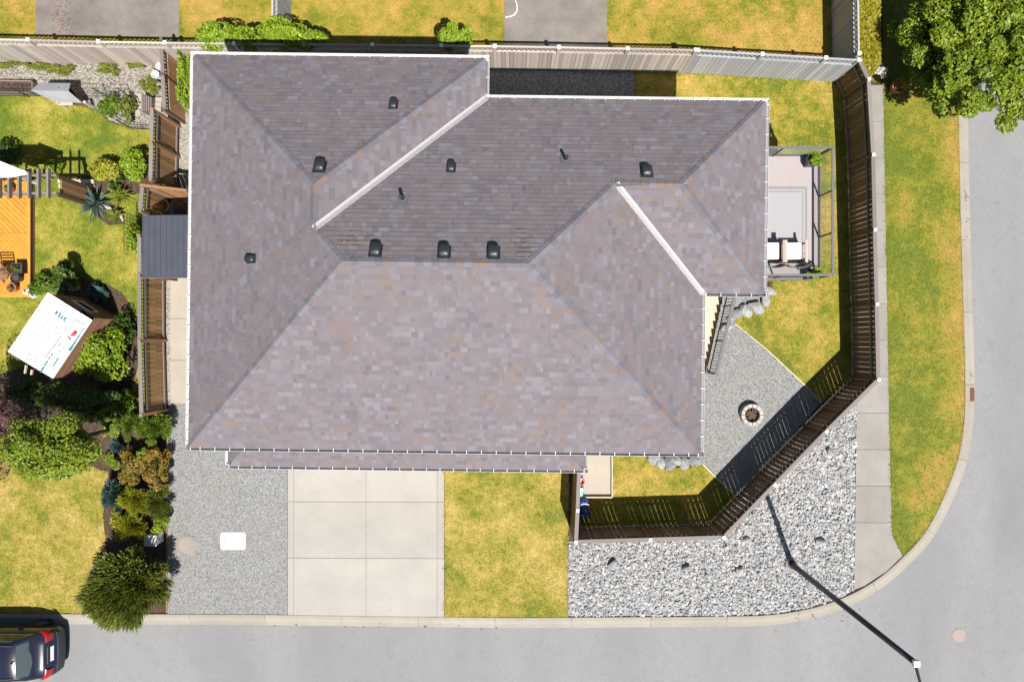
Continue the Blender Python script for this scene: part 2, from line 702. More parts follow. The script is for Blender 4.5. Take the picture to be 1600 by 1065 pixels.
def inside(poly, x, y):
    """vectorised point in polygon"""
    x = np.asarray(x); y = np.asarray(y)
    c = np.zeros(x.shape, bool)
    n = len(poly)
    for i in range(n):
        x0, y0 = poly[i]
        x1, y1 = poly[(i + 1) % n]
        if y0 == y1:
            continue
        t = ((y0 > y) != (y1 > y)) & (x < (x1 - x0) * (y - y0) / (y1 - y0) + x0)
        c ^= t
    return c


def sample(poly, dens):
    a = np.array(poly)
    lo, hi = a.min(0), a.max(0)
    n = int((hi[0] - lo[0]) * (hi[1] - lo[1]) * dens)
    p = NR.random((n, 2)) * (hi - lo) + lo
    return p[inside(poly, p[:, 0], p[:, 1])]


def np_mesh(name, verts, nper, mat, parent=None, tone=None, smooth=False):
    """mesh of equal-sized polygons with unshared vertices; verts (n, nper, 3)"""
    n = verts.shape[0]
    me = bpy.data.meshes.new(name)
    org = ORG.get(parent, Vector((0, 0, 0))) if parent is not None else Vector((0, 0, 0))
    v = (verts.reshape(-1, 3) - np.array(org)).astype(np.float32)
    me.vertices.add(n * nper)
    me.vertices.foreach_set('co', v.ravel())
    me.loops.add(n * nper)
    me.loops.foreach_set('vertex_index', np.arange(n * nper, dtype=np.int32))
    me.polygons.add(n)
    me.polygons.foreach_set('loop_start', np.arange(0, n * nper, nper, dtype=np.int32))
    me.update(calc_edges=True)
    if tone is not None:
        a = me.attributes.new('tone', 'FLOAT', 'POINT')
        a.data.foreach_set('value', np.repeat(tone, nper).astype(np.float32))
    me.materials.append(M[mat])
    o = bpy.data.objects.new(name, me)
    link(o, parent)
    if parent is not None:
        ORG[o] = org
    return o


# ------------------------------------------------------------------ ground, road, kerb
KIN = [(-400, 957), (0, 958), (400, 959), (600, 962), (800, 964), (1000, 963), (1120, 962), (1200, 960), (1260, 951), (1305, 938),
       (1350, 917), (1385, 893), (1413, 867), (1440, 838), (1463, 800), (1480, 762), (1493, 728), (1502, 690), (1507, 640),
       (1507, 560), (1505, 500), (1502, 400), (1499, 280), (1497, 160), (1495, 0), (1490, -400)]


def dense(pts, step):
    """resample a polyline (metres) smoothly"""
    out = []
    n = len(pts)
    for i in range(n - 1):
        p0 = Vector(pts[max(i - 1, 0)]); p1 = Vector(pts[i]); p2 = Vector(pts[i + 1]); p3 = Vector(pts[min(i + 2, n - 1)])
        k = max(1, int((p2 - p1).length / step))
        for j in range(k):
            t = j / k
            q = .5 * ((2 * p1) + (p2 - p0) * t + (2 * p0 - 5 * p1 + 4 * p2 - p3) * t * t + (3 * p1 - p0 - 3 * p2 + p3) * t ** 3)
            # centripetal safety on very uneven spacing
            l = p1.lerp(p2, t)
            if (p1 - p0).length > 3 * (p2 - p1).length or (p3 - p2).length > 3 * (p2 - p1).length or (p2 - p1).length > 4:
                q = l
            out.append((q.x, q.y))
    out.append(pts[-1])
    return out


kin = dense(G(KIN), .3)


def offset(pts, d):
    out = []
    for i, p in enumerate(pts):
        a = Vector(pts[max(i - 1, 0)]); b = Vector(pts[min(i + 1, len(pts) - 1)])
        t = (b - a).normalized()
        out.append((p[0] + t.y * d, p[1] - t.x * d))
    return out


KW = 18 * S
kout = offset(kin, KW)

ground = MB()
ground.face([(-300, -300, -.3), (300, -300, -.3), (300, 300, -.3), (-300, 300, -.3)])
ground = tag(ground.build('ground', 'lawn_mixed'), kind='structure')

road_poly = kout + [(45, 60), (45, -24), (-60, -24), (-60, kout[0][1])]
struct('road', [(x, y) for x, y in road_poly], -.25, -.10, 'asphalt')
soil_poly = kin + [(-60, 60), (-60, kin[0][1])]
soil_poly = [p for p in kin] + [(kin[-1][0], 60), (-60, 60), (-60, kin[0][1])]
struct('garden_soil', soil_poly, -.25, -.03, 'mulch')

# kerb: separate cast sections with open joints
kb = MB()
base_prof = [(0.0, -.2), (0.0, -.02), (KW * .98, -.115), (KW * .98, -.2)]
rings = []
for i in range(len(kin)):
    a, b = Vector(kin[i]), Vector(kout[i])
    d = (b - a).normalized()
    rings.append([(a.x + d.x * u, a.y + d.y * u, z) for u, z in base_prof])
kb.loft(rings, closed=False, caps=False)
kerb = tag(kb.build('kerb', 'joint'), kind='structure')
ORG[kerb] = Vector((0, 0, 0))
prof = [(0.004, -.2), (0.004, .012), (.03, .022), (.14, .018), (.19, -.01), (.24, -.072), (.28, -.084), (KW, -.092), (KW, -.2)]
acc = 0
start = 0
secs = []
for i in range(1, len(kin)):
    acc += (Vector(kin[i]) - Vector(kin[i - 1])).length
    if acc > 2.6:
        secs.append((start, i))
        start = i
        acc = 0
secs.append((start, len(kin) - 1))
for s0, s1 in secs:
    if s1 <= s0:
        continue
    rr = []
    for i in range(s0, s1 + 1):
        a, b = Vector(kin[i]), Vector(kout[i])
        d = (b - a).normalized()
        sh = Vector((0, 0))
        if i == s0 or i == s1:
            j = i + (1 if i == s0 else -1)
            sh = (Vector(kin[j]) - a).normalized() * .006
        rr.append([(a.x + sh.x + d.x * u, a.y + sh.y + d.y * u, z) for u, z in prof])
    MB().loft(rr, closed=False, caps=False).build('kerb_section', 'kerb', kerb)

# storm drain grate in the kerb pan and the manhole in the road
dr = P(1518, 617)
t = thing('storm_drain', 'rusty slotted storm drain grate set in the concrete kerb', 'drain', (dr.x, dr.y, -.09))
mb = MB()
mb.prism([(dr.x - .15, dr.y - .24), (dr.x + .15, dr.y - .24), (dr.x + .15, dr.y + .24), (dr.x - .15, dr.y + .24)], -.12, -.055)
mb.build('frame', 'rust', t)
for k in range(7):
    yy = dr.y - .2 + k * .066
    pbar('grate_bar', 'rust', t, (dr.x - .13, yy - .03, -.045), (dr.x + .13, yy + .03, -.045), .028, .03)
mh = P(1501, 994)
t = thing('manhole_cover', 'round faded pinkish iron manhole cover in the asphalt road', 'manhole', (mh.x, mh.y, -.1))
MB().lathe((mh.x, mh.y, -.1), [(.27, -.02), (.27, .006), (.245, .006), (.24, .002)], 28).build('ring', 'walk', t)
mb = MB().lathe((mh.x, mh.y, -.1), [(.235, -.02), (.235, .008)], 28)
mb.build('cover', 'manhole', t)

# ------------------------------------------------------------------ lawns, gravel, paving
LAWNS = [
    ('lawn', 'lawn_west', [(-300, 146), (60, 150), (118, 162), (150, 172), (170, 190), (205, 202), (258, 203), (258, 330), (252, 640), (225, 640), (150, 655), (-300, 655)]),
    ('lawn', 'lawn_gold', [(-300, 690), (60, 700), (130, 725), (168, 738), (172, 760), (160, 800), (165, 850), (150, 872), (135, 905), (130, 957), (-300, 957)]),
    ('lawn', 'lawn_gold', [(694.5, 690), (889, 690), (886.5, 963), (695, 963)]),
    ('lawn', 'lawn_mixed', [(956, 680), (1008, 680), (1014, 718), (1035, 731), (1068, 731), (1097, 724), (1120, 747), (1150, 775), (1110, 818), (893, 822), (893, 776), (956, 776)]),
    ('lawn', 'lawn_mixed', [(993, 111), (1306, 127), (1323, 152), (1328, 266), (1332, 532), (1333, 590), (1283, 629), (1262, 606), (1200, 548), (1148, 506), (1152, 493), (1180, 489), (1206, 462), (1208, 440), (1150, 430), (1060, 400), (1060, 250), (993, 250)]),
    ('lawn', 'lawn_verge', [(1380, 133), (1381.5, 266), (1387, 532), (1390, 700), (1393.5, 835), (1411, 868)] + [p for p in KIN[13:-1]] + [(1490, -400), (1378, -400)]),
    ('lawn', 'lawn_north', [(-300, 93), (0, 95), (250, 101), (765, 106), (1066, 111), (1305, 125), (1335, 115), (1376, 130), (1376, -400), (-300, -400)]),
]
lawn_objs = []
for nm, mt, poly in LAWNS:
    g = G(poly)
    o = struct(nm, g, -.2, 0.0, mt)
    lawn_objs.append((o, mt, g))

PADS = [(G([(56, -300), (280, -300), (280, 59), (56, 54)]),), (G([(788, -300), (948, -300), (948, 80), (788, 76)]),)]
for (g,) in PADS:
    struct('concrete_pad', g, -.1, .012, 'pad')
DRIVE_G = G([(263.5, 632), (300, 632), (300, 660), (449, 690), (449, 961), (262, 959)])
struct('gravel_drive', DRIVE_G, -.2, -.004, 'gravel')
struct('side_gravel', G([(259, 632), (300, 632), (320, 100), (270, 100), (278, 200), (280, 290), (258, 330)]), -.2, -.012, 'gravel_side')
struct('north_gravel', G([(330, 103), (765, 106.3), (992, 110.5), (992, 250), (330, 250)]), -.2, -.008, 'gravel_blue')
struct('weedy_gravel', G([(-300, 94), (0, 95.5), (255, 101.5), (285, 103), (285, 200), (206, 200), (170, 188), (150, 170), (118, 160), (60, 148), (-300, 144)]), -.2, -.014, 'gravel_weedy')
YG = G([(1050, 680), (1097, 723.5), (1120, 746.5), (1150, 774.5), (1283, 629.5), (1262, 606.5), (1200, 548.5), (1148, 506.5), (1152, 493.5), (1180, 489.5), (1206, 462.5), (1150, 420), (1050, 400)])
struct('yard_gravel', YG, -.2, -.006, 'gravel')
ROCK_PX = [(888, 846), (1112, 822), (1335, 594), (1337.5, 640), (1336.5, 700), (1333, 922), (1305, 936), (1260, 949), (1200, 958), (1120, 960.5), (1000, 961.5), (888, 961.5)]
ROCK = G(ROCK_PX)
rock_bed = struct('rock_bed', ROCK, -.2, -.022, 'rock_base')
ORG[rock_bed] = Vector((0, 0, 0))


def slabs(name, rects, z0, z1, mat, gap=.008, quad=False):
    """a paved surface: joint bed plus every cast slab as its own piece"""
    allp = [p for r in rects for p in r]
    root = None
    mb = MB()
    for r in rects:
        mb.prism(G(r), z0, z1 - .02)
    root = mb.build(name, 'joint')
    root['kind'] = 'structure'
    ORG[root] = Vector((0, 0, 0))
    for r in rects:
        g = [Vector(p) for p in G(r)]
        c = sum(g, Vector((0, 0))) / len(g)
        gg = []
        n = len(g)
        for i in range(n):
            e1 = (g[i] - g[i - 1]).normalized()
            e2 = (g[(i + 1) % n] - g[i]).normalized()
            gg.append(tuple(g[i] + (e2 - e1) * gap * .7))
        MB().prism(gg, z1 - .04, z1).build('slab', mat, root, bevel=.004)
    return root


cols = [449.5, 459, 572, 683, 694]
rows = [690, 783, 871, 962]
rects = []
for i in range(4):
    for j in range(3):
        rects.append([(cols[i], rows[j] + i * .3), (cols[i + 1], rows[j] + i * .3 + .3), (cols[i + 1], rows[j + 1] + i * .3 + .3), (cols[i], rows[j + 1] + i * .3)])
slabs('driveway', rects, -.2, .006, 'drive')
# public sidewalk
ys = [133, 190, 247, 303, 360, 417, 474, 531, 588]
lx = lambda y: 1329 + (y - 133) * .014
rx = lambda y: 1380 + max(0, (y - 133)) * .0178
rects = [[(lx(a) + 6, a), (rx(a), a), (rx(b), b), (lx(b) + 6, b)] for a, b in zip(ys[:-1], ys[1:])]
rects.append([(1341, 588), (1388.2, 588), (1389.1, 645), (1338, 645), (1337.6, 600)])
ys2 = [645, 702, 759, 816]
rects += [[(1338 - (a - 645) * .012, a), (1389 + (a - 645) * .024, a), (1389 + (b - 645) * .024, b), (1338 - (b - 645) * .012, b)] for a, b in zip(ys2[:-1], ys2[1:])]
rects.append([(1336, 816), (1393, 816), (1394, 836), (1410.5, 868), (1385, 892), (1350, 915), (1334, 921)])
slabs('sidewalk', rects, -.2, .008, 'walk')
# side path of pale concrete beside the house
rects = [[(265.5, a), (300, a), (300, b), (266.5, b)] for a, b in ((425, 497.5), (497.5, 562.5), (562.5, 630))]
slabs('side_path', rects, -.2, .01, 'path')

# garden edging boards
def edging(label, pts, mat, w=.05, h=.05, z=0.0):
    p0 = P(*pts[0])
    t = thing('garden_edging', label, 'edging', (p0.x, p0.y, 0))
    for a, b in zip(pts[:-1], pts[1:]):
        a, b = P(*a), P(*b)
        a.z = b.z = z
        n = max(1, round((b - a).length / 2.4))
        for k in range(n):
            q0 = a.lerp(b, k / n); q1 = a.lerp(b, (k + 1) / n)
            dd = (q1 - q0).normalized() * .003
            pbar('edging_board', mat, t, q0 + dd, q1 - dd, w, h)
    return t


edging('thin pale edging board between patio gravel and the side lawn', [(1148, 505.5), (1200, 548), (1262, 606), (1283, 629)], 'wood_stair')
edging('thin edging board at the corner of the small fenced lawn', [(1097, 724), (1120, 747), (1150, 775)], 'wood_stair')
edging('weathered grey edging board between front lawn and river rocks', [(889.5, 850), (887.5, 962)], 'wood_grey', .06)
edging('rusty brown edging board along the shrub bed and gravel drive', [(263, 645), (262, 700), (261, 957)], 'wood_red', .05, .06)

# gravel-drive lids
c = P(292, 851)
t = thing('access_manhole', 'round concrete access lid sunk in the grey gravel drive', 'manhole', (c.x, c.y, 0))
MB().lathe((c.x, c.y, 0), [(.37, -.05), (.37, .012), (.34, .014), (.335, .0)], 32).build('ring', 'lid_concrete', t)
MB().lathe((c.x, c.y, 0), [(.325, -.05), (.325, .012), (.30, .018)], 32).build('cover', 'lid_concrete', t)
c0, c1 = P(345, 831), P(383.5, 858)
cx, cy = (c0.x + c1.x) / 2, (c0.y + c1.y) / 2
t = thing('meter_box', 'white rectangular plastic box lid lying in the gravel drive', 'meter box', (cx, cy, 0))
mb = MB().prism([(cx + sx * (abs(c1.x - c0.x) / 2 - ox) , cy + sy * (abs(c1.y - c0.y) / 2 - oy)) for sx, sy, ox, oy in
                 ((-1, -1, .06, 0), (1, -1, .06, 0), (1, -1, 0, .06), (1, 1, 0, .06), (1, 1, .06, 0), (-1, 1, .06, 0), (-1, 1, 0, .06), (-1, -1, 0, .06))], -.05, .02)
mb.build('cover', 'lid_white', t, bevel=.01)
MB().box((cx, cy, .0), (abs(c1.x - c0.x) + .05, abs(c1.y - c0.y) + .05, .012)).build('rim', 'lid_concrete', t)
piece('finger_slot', 'black_plastic', t, (cx - .3, cy, .021), (.03, .06, .006))

# ------------------------------------------------------------------ the house
HR = -0.0125
W, N1, EW, N2, E2, S2, E1, S1 = -8.93, 7.81, -.85, 6.71, 6.95, 1.435, 5.245, -3.03
ZE, PT = 6.0, .57
house = thing('house', 'two storey house under a large hipped roof of mixed grey and brown shingles', 'house', (-1.5, 2, 0), rz=HR)
wl = .5
outline = [(W + wl, N1 - wl), (EW - wl, N1 - wl), (EW - wl, N2 - wl), (E2 - wl, N2 - wl), (E2 - wl, S2 + wl), (E1 - wl, S2 + wl), (E1 - wl, S1 + wl), (W + wl, S1 + wl)]
wall = MB().prism(outline, -.1, ZE - .12).build('wall', 'siding', house)
# lap siding boards, each course proud of the one above
for k in range(0, 29):
    z = .12 + k * .2
    mb = MB()
    n = len(outline)
    for i in range(n):
        a = Vector(outline[i]); b = Vector(outline[(i + 1) % n])
        d = (b - a).normalized()
        nn = Vector((d.y, -d.x))
        if nn.dot(Vector(((W + E2) / 2, 2)) - a) > 0 and False:
            nn = -nn
        nn = -nn if inside(outline, [(a.x + b.x) / 2 + nn.x * .05], [(a.y + b.y) / 2 + nn.y * .05])[0] else nn
        p = [a + nn * .004, b + nn * .004, b + nn * .02, a + nn * .02]
        mb.face([(p[3].x, p[3].y, z), (p[2].x, p[2].y, z), (p[1].x, p[1].y, z + .195), (p[0].x, p[0].y, z + .195)])
        mb.face([(p[0].x, p[0].y, z), (p[1].x, p[1].y, z), (p[2].x, p[2].y, z), (p[3].x, p[3].y, z)])
    mb.build('siding_course', 'siding', wall)


def house_window(x0, x1, z0, z1, y, nrm):
    """nrm 's' 'n' 'e' 'w': facing; coordinate y is the wall plane"""
    mb = MB()
    gl = MB()
    cx, w, cz, h = (x0 + x1) / 2, x1 - x0, (z0 + z1) / 2, z1 - z0
    sgn = {'s': -1, 'n': 1, 'e': 1, 'w': -1}[nrm]

    def bb(m, cu, cz, du, dz, off, th):
        if nrm in 'sn':
            m.box((cu, y + sgn * off, cz), (du, th, dz))
        else:
            m.box((y + sgn * off, cu, cz), (th, du, dz))
    bb(mb, cx, z1 + .05, w + .2, .1, .04, .08)
    bb(mb, cx, z0 - .05, w + .2, .1, .05, .1)
    bb(mb, x0 - .05, cz, .1, h, .04, .08)
    bb(mb, x1 + .05, cz, .1, h, .04, .08)
    bb(mb, cx, cz, .06, h, .04, .06)
    f = mb.build('window', 'white_paint', house)
    bb(gl, cx, cz, w, h, .015, .03)
    gl.build('pane', 'glass_dark', f)


for x0, x1 in ((-7.6, -5.8), (-3.6, -1.4), (1.4, 3.4)):
    house_window(x0, x1, 4.1, 5.3, S1 + wl - .02, 's')
house_window(2.9, 4.2, 1.0, 2.2, S1 + wl - .02, 's')
for y0, y1 in ((-1.2, .4), (4.4, 6.2)):
    house_window(y0, y1, 3.9, 5.1, W + wl - .02, 'w')
house_window(2.6, 4.4, 2.7, 4.7, E2 - wl + .02, 'e')
house_window(-1.6, 0, 3.9, 5.1, E1 - wl + .02, 'e')
for x0, x1 in ((-6.6, -4.6), (1.0, 3.0)):
    house_window(x0, x1, 3.9, 5.1, (N1 if x0 < -3 else N2) - wl + .02, 'n')

# garage projection with the lower skirt roof
GX0, GX1, GY = -9.0, 2.42, -4.12
ZG = 3.4
gar = MB().prism([(GX0 + .45, S1 + wl - .05), (GX1 - .45, S1 + wl - .05), (GX1 - .45, GY + .45), (GX0 + .45, GY + .45)], -.1, ZG - .08).build('garage_wall', 'siding', house)
for x0, x1 in ((-8.1, -5.5), (-5.1, -2.5)):
    gd = MB().box(((x0 + x1) / 2, GY + .45 - .03, 1.1), (x1 - x0, .06, 2.2)).build('garage_door', 'white_paint', house)
    for r in range(4):
        for q in range(4):
            w = (x1 - x0) / 4
            MB().box((x0 + (q + .5) * w, GY + .45 - .07, .3 + r * .54), (w - .12, .02, .4)).build('door_panel', 'white_paint', gd)
fd = MB().box((.6, GY + .45 - .03, 1.05), (.95, .06, 2.1)).build('front_door', 'wood_red', house)
MB().box((.95, GY + .45 - .09, 1.0), (.04, .06, .16)).build('handle', 'black_metal', fd)

# soffits and fascia
sof = MB()
sof.prism([(W + .01, N1 - .01), (EW - .01, N1 - .01), (EW - .01, N2 - .01), (E2 - .01, N2 - .01), (E2 - .01, S2 + .01), (E1 - .01, S2 + .01), (E1 - .01, S1 + .01), (W + .01, S1 + .01)], ZE - .16, ZE - .03)
sof.build('soffit', 'white_paint', house)
sof = MB()
sof.prism([(GX0 + .11, S1 + .3), (GX1 - .11, S1 + .3), (GX1 - .11, GY + .11), (GX0 + .11, GY + .11)], ZG - .14, ZG - .03)
sof.build('porch_soffit', 'white_paint', house)

# --- roof slopes
hN, hM, hE = (EW - W) / 2, (N2 - S1) / 2, (N2 - S2) / 2
pA, pB, pC, pD, pE, pF, pG, pI = (W, N1), (EW, N1), (EW, N2), (E2, N2), (E2, S2), (E1, S2), (E1, S1), (W, S1)
a_ = (W + hN, N1 - hN)
b_ = (W + hN, N2 - hN)
c_ = (W + hM, N2 - hM)
d_ = (E1 - hM, N2 - hM)
f_ = (E1 - hE, N2 - hE)
g_ = (E2 - hE, N2 - hE)
SLOPES = [
    # polygon, eave origin, u dir, v dir (inward)
    ([pA, a_, b_, c_, pI], (W, 0), (0, -1), (1, 0), ZE),
    ([pA, pB, a_], (0, N1), (-1, 0), (0, -1), ZE),
    ([pB, pC, b_, a_], (EW, 0), (0, 1), (-1, 0), ZE),
    ([pC, pD, g_, f_, d_, c_, b_], (0, N2), (-1, 0), (0, -1), ZE),
    ([pD, pE, g_], (E2, 0), (0, 1), (-1, 0), ZE),
    ([pE, pF, f_, g_], (0, S2), (1, 0), (0, 1), ZE),
    ([pF, pG, d_, f_], (E1, 0), (0, 1), (-1, 0), ZE),
    ([pG, pI, c_, d_], (0, S1), (1, 0), (0, 1), ZE),
]
gx0, gx1, gy, gt = GX0 + .1, GX1 - .1, GY + .1, S1 + wl + .02
gd_ = gt - gy
PSL = [
    ([(gx0, gy), (gx1, gy), (gx1 - gd_, gt), (gx0 + gd_, gt)], (0, gy), (1, 0), (0, 1), ZG),
    ([(gx0, gy), (gx0 + gd_, gt), (gx0, gt)], (gx0, 0), (0, -1), (1, 0), ZG),
    ([(gx1, gy), (gx1 - gd_, gt), (gx1, gt)], (gx1, 0), (0, 1), (-1, 0), ZG),
]


def p3(face, u, v, t=0.0):
    poly, o, U, V, ze = face
    k = math.sqrt(1 + PT * PT)
    n = Vector((-V[0] * PT, -V[1] * PT, 1)) / k
    return Vector((o[0] + U[0] * u + V[0] * v, o[1] + U[1] * u + V[1] * v, ze + PT * v)) + n * t


def span(uv, v):
    us = []
    n = len(uv)
    for i in range(n):
        (u0, v0), (u1, v1) = uv[i], uv[(i + 1) % n]
        if (v0 <= v < v1) or (v1 <= v < v0):
            us.append(u0 + (u1 - u0) * (v - v0) / (v1 - v0))
    if len(us) < 2:
        return None
    return min(us), max(us)


GREY = [((.158, .145, .172), 6), ((.180, .170, .200), 5), ((.135, .126, .148), 4), ((.215, .207, .240), 2.4), ((.108, .104, .124), 1.8),
        ((.176, .140, .148), 4.0), ((.192, .142, .134), 2.2), ((.208, .142, .118), .8), ((.160, .132, .145), 3.4)]
DV = .1242


def pick_tint(x, y):
    n = math.sin(x * 1.7 + 1.3 * math.sin(y * 1.1)) * math.sin(y * 2.1 + .8 * math.sin(x * .9 + 2)) * .5 + .5
    ws = [w * ((.45 + 1.3 * n) if c[0] > c[2] else 1.35 - .7 * n) for c, w in GREY]
    c = R.choices([g[0] for g in GREY], ws)[0]
    k = R.uniform(.93, 1.07)
    m_ = (.184, .158, .164)
    return tuple((a * .56 + b * .44) * k for a, b in zip(c, m_)) + (1,)


def lay_shingles(faces, parent, nsingle):
    cand = []
    mb = MB()
    tints = []
    for face in faces:
        poly, o, U, V, ze = face
        uv = [((p[0] - o[0]) * U[0] + (p[1] - o[1]) * U[1], (p[0] - o[0]) * V[0] + (p[1] - o[1]) * V[1]) for p in poly]
        vmax = max(q[1] for q in uv)
        deck = MB()
        deck.face([p3(face, u, v, -.012) for u, v in uv])
        # course by course from the eave up
        k = 0
        while k * DV < vmax - .01:
            v0 = k * DV
            v1 = min(v0 + DV * 1.08, vmax - .003)
            s0 = span(uv, max(v0, .001))
            s1 = span(uv, v1)
            k += 1
            if s0 is None:
                continue
            if s1 is None:
                m = (s0[0] + s0[1]) / 2
                s1 = (m, m)
            u = min(s0[0], s1[0]) - R.uniform(0, .3)
            end = max(s0[1], s1[1])
            last = None
            while u < end:
                w = R.choice((.06, .08, .1, .11, .13, .15, .17, .2, .25))
                ua, ub = u, u + w
                u = ub
                q0 = (min(max(ua, s0[0]), s0[1]), min(max(ub, s0[0]), s0[1]))
                q1 = (min(max(ua, s1[0]), s1[1]), min(max(ub, s1[0]), s1[1]))
                if q0[1] - q0[0] < .01 and q1[1] - q1[0] < .01:
                    continue
                t0 = R.choice((.012, .015, .018))
                t1 = .003
                vb = v0 - (.045 if k == 1 else 0)
                A, B = p3(face, q0[0], vb, t0), p3(face, q0[1], vb, t0)
                C, D = p3(face, q1[1], v1, t1), p3(face, q1[0], v1, t1)
                A0, B0 = p3(face, q0[0], vb, -.008), p3(face, q0[1], vb, -.008)
                C0, D0 = p3(face, q1[1], v1, -.008), p3(face, q1[0], v1, -.008)
                x, y = A.x, A.y
                ti = pick_tint(x, y)
                if last and R.random() < .10:
                    ti = last
                last = ti
                full = abs(q0[0] - q1[0]) < .01 and abs(q0[1] - q1[1]) < .01
                vs = [A, B, C, D, A0, B0, C0, D0]
                fs = [(0, 1, 2, 3), (4, 5, 1, 0), (5, 6, 2, 1), (7, 4, 0, 3)]
                if nsingle and full and w >= .25 and len(cand) < 4000:
                    cand.append((vs, fs, ti))
                    continue
                b = len(mb.v)
                mb.v += [tuple(p) for p in vs]
                for f in fs:
                    mb.f.append(tuple(b + i for i in f))
                    mb.mi.append(0)
                tints += [ti] * 8
        faces_decks.append(deck)
    R.shuffle(cand)
    for i, (vs, fs, ti) in enumerate(cand):
        if i < nsingle:
            m2 = MB()
            m2.v = [tuple(p) for p in vs]
            m2.f = fs
            m2.mi = [0] * len(fs)
            m2.build('shingle', 'shingle', parent, tints=[ti] * 8)
        else:
            b = len(mb.v)
            mb.v += [tuple(p) for p in vs]
            for f in fs:
                mb.f.append(tuple(b + j for j in f))
                mb.mi.append(0)
            tints += [ti] * 8
    o = mb.build('shingle_courses', 'shingle', parent, tints=tints)
    o['kind'] = 'stuff'
    return o


faces_decks = []


def roof_part(name, faces):
    mb = MB()
    for face in faces:
        poly, o, U, V, ze = face
        pts = [((p[0] - o[0]) * U[0] + (p[1] - o[1]) * U[1], (p[0] - o[0]) * V[0] + (p[1] - o[1]) * V[1]) for p in poly]
        mb.face([p3(face, u, v, -.01) for u, v in pts])
        mb.face([p3(face, u, v, -.05) for u, v in pts][::-1])
    return mb.build(name, 'felt', house)


roof = roof_part('roof', SLOPES)
lay_shingles(SLOPES, roof, 300)
proof = roof_part('porch_roof', PSL)
lay_shingles(PSL, proof, 0)


# --- hip and ridge caps
def rz(p):
    x, y = p
    z = 0
    for (x0, x1, y0, y1) in ((W, E1, S1, N2), (W, EW, S1, N1), (-4, E2, S2, N2)):
        if x0 - 1e-6 <= x <= x1 + 1e-6 and y0 - 1e-6 <= y <= y1 + 1e-6:
            z = max(z, min(x - x0 if x0 > -5 or True else 99, x1 - x, y - y0, y1 - y))
    return z


def V3(p, ze=ZE, h=None):
    return Vector((p[0], p[1], ze + PT * h))


hA = [  # from low end to high end: (p, height run), (q, height run), two plan directions of the slopes' downhill
    ((pA, 0), (a_, hN), (-1, 0), (0, 1)), ((pB, 0), (a_, hN), (1, 0), (0, 1)),
    ((b_, hN), (a_, hN), (-1, 0), (1, 0)), ((b_, hN), (c_, hM), (-1, 0), (0, 1)),
    ((pI, 0), (c_, hM), (-1, 0), (0, -1)), ((pG, 0), (d_, hM), (1, 0), (0, -1)),
    ((c_, hM), (d_, hM), (0, 1), (0, -1)), ((f_, hE), (d_, hM), (1, 0), (0, 1)),
    ((f_, hE), (g_, hE), (0, 1), (0, -1)), ((pD, 0), (g_, hE), (1, 0), (0, 1)), ((pE, 0), (g_, hE), (1, 0), (0, -1)),
]
for (p, hp), (q, hq), d1, d2 in hA:
    lo, hi = V3(p, ZE, hp), V3(q, ZE, hq)
    d = (hi - lo)
    L = d.length
    d.normalize()
    wings = []
    for dd in (d1, d2):
        n = Vector((dd[0] * PT, dd[1] * PT, 1)).normalized()
        w = n.cross(d)
        if w.dot(Vector((dd[0], dd[1], -.5))) < 0:
            w = -w
        wings.append((w.normalized(), n))
    up = (wings[0][1] + wings[1][1]).normalized()
    n = max(1, int(L / .19))
    step = L / n
    cap = MB()
    wd, ln = .105, step * 1.12
    for (w, nn) in wings:
        A = up * .034
        Bq = w * wd + nn * .026
        A2 = d * ln + up * .020
        B2 = d * ln + w * wd + nn * .014
        cap.face([A, Bq, B2, A2])
        cap.face([w * wd - nn * .01, Bq, A, -up * .005])
        cap.face([w * wd - nn * .01, d * ln + w * wd - nn * .01, B2, Bq])
    me = bpy.data.meshes.new('ridge_cap')
    me.from_pydata([tuple(v) for v in cap.v], [], cap.f)
    me.materials.append(M['cap'])
    me.update()
    for k in range(n):
        o = bpy.data.objects.new('ridge_cap', me)
        o.location = lo + d * (k * step) - ORG[house]
        link(o, roof)


# --- open metal valleys
def valley(lo, hi, s1, s2):
    """lo, hi points; s1, s2 plan directions pointing up each of the two slopes"""
    mb = MB()
    d = (hi - lo).normalized()
    offs = []
    for s in (s1, s2):
        n = Vector((-s[0] * PT, -s[1] * PT, 1)).normalized()
        w = n.cross(d)
        if w.z < 0:
            w = -w
        offs.append((w.normalized(), n))
    a, b = lo - d * .06, hi
    up = (offs[0][1] + offs[1][1]).normalized()
    for (w, n) in offs:
        e = w * .088 + n * .03
        r0 = up * .045
        mb.face([a + up * .022, a + e, b + e, b + up * .022])
        mb.face([a + e, a + w * .095 + n * .0, b + w * .095 + n * .0, b + e])
    # raised centre rib
    for (w, n) in offs:
        mb.face([a + up * .05, a + w * .018 + n * .024, b + w * .018 + n * .024, b + up * .05])
    return mb.build('valley_flashing', 'valley', roof)


valley(V3(pC, ZE, 0), V3(b_, ZE, hN), (-1, 0), (0, -1))
valley(V3(pF, ZE, 0), V3(f_, ZE, hE) - Vector((0, 0, 0)), (0, 1), (-1, 0))


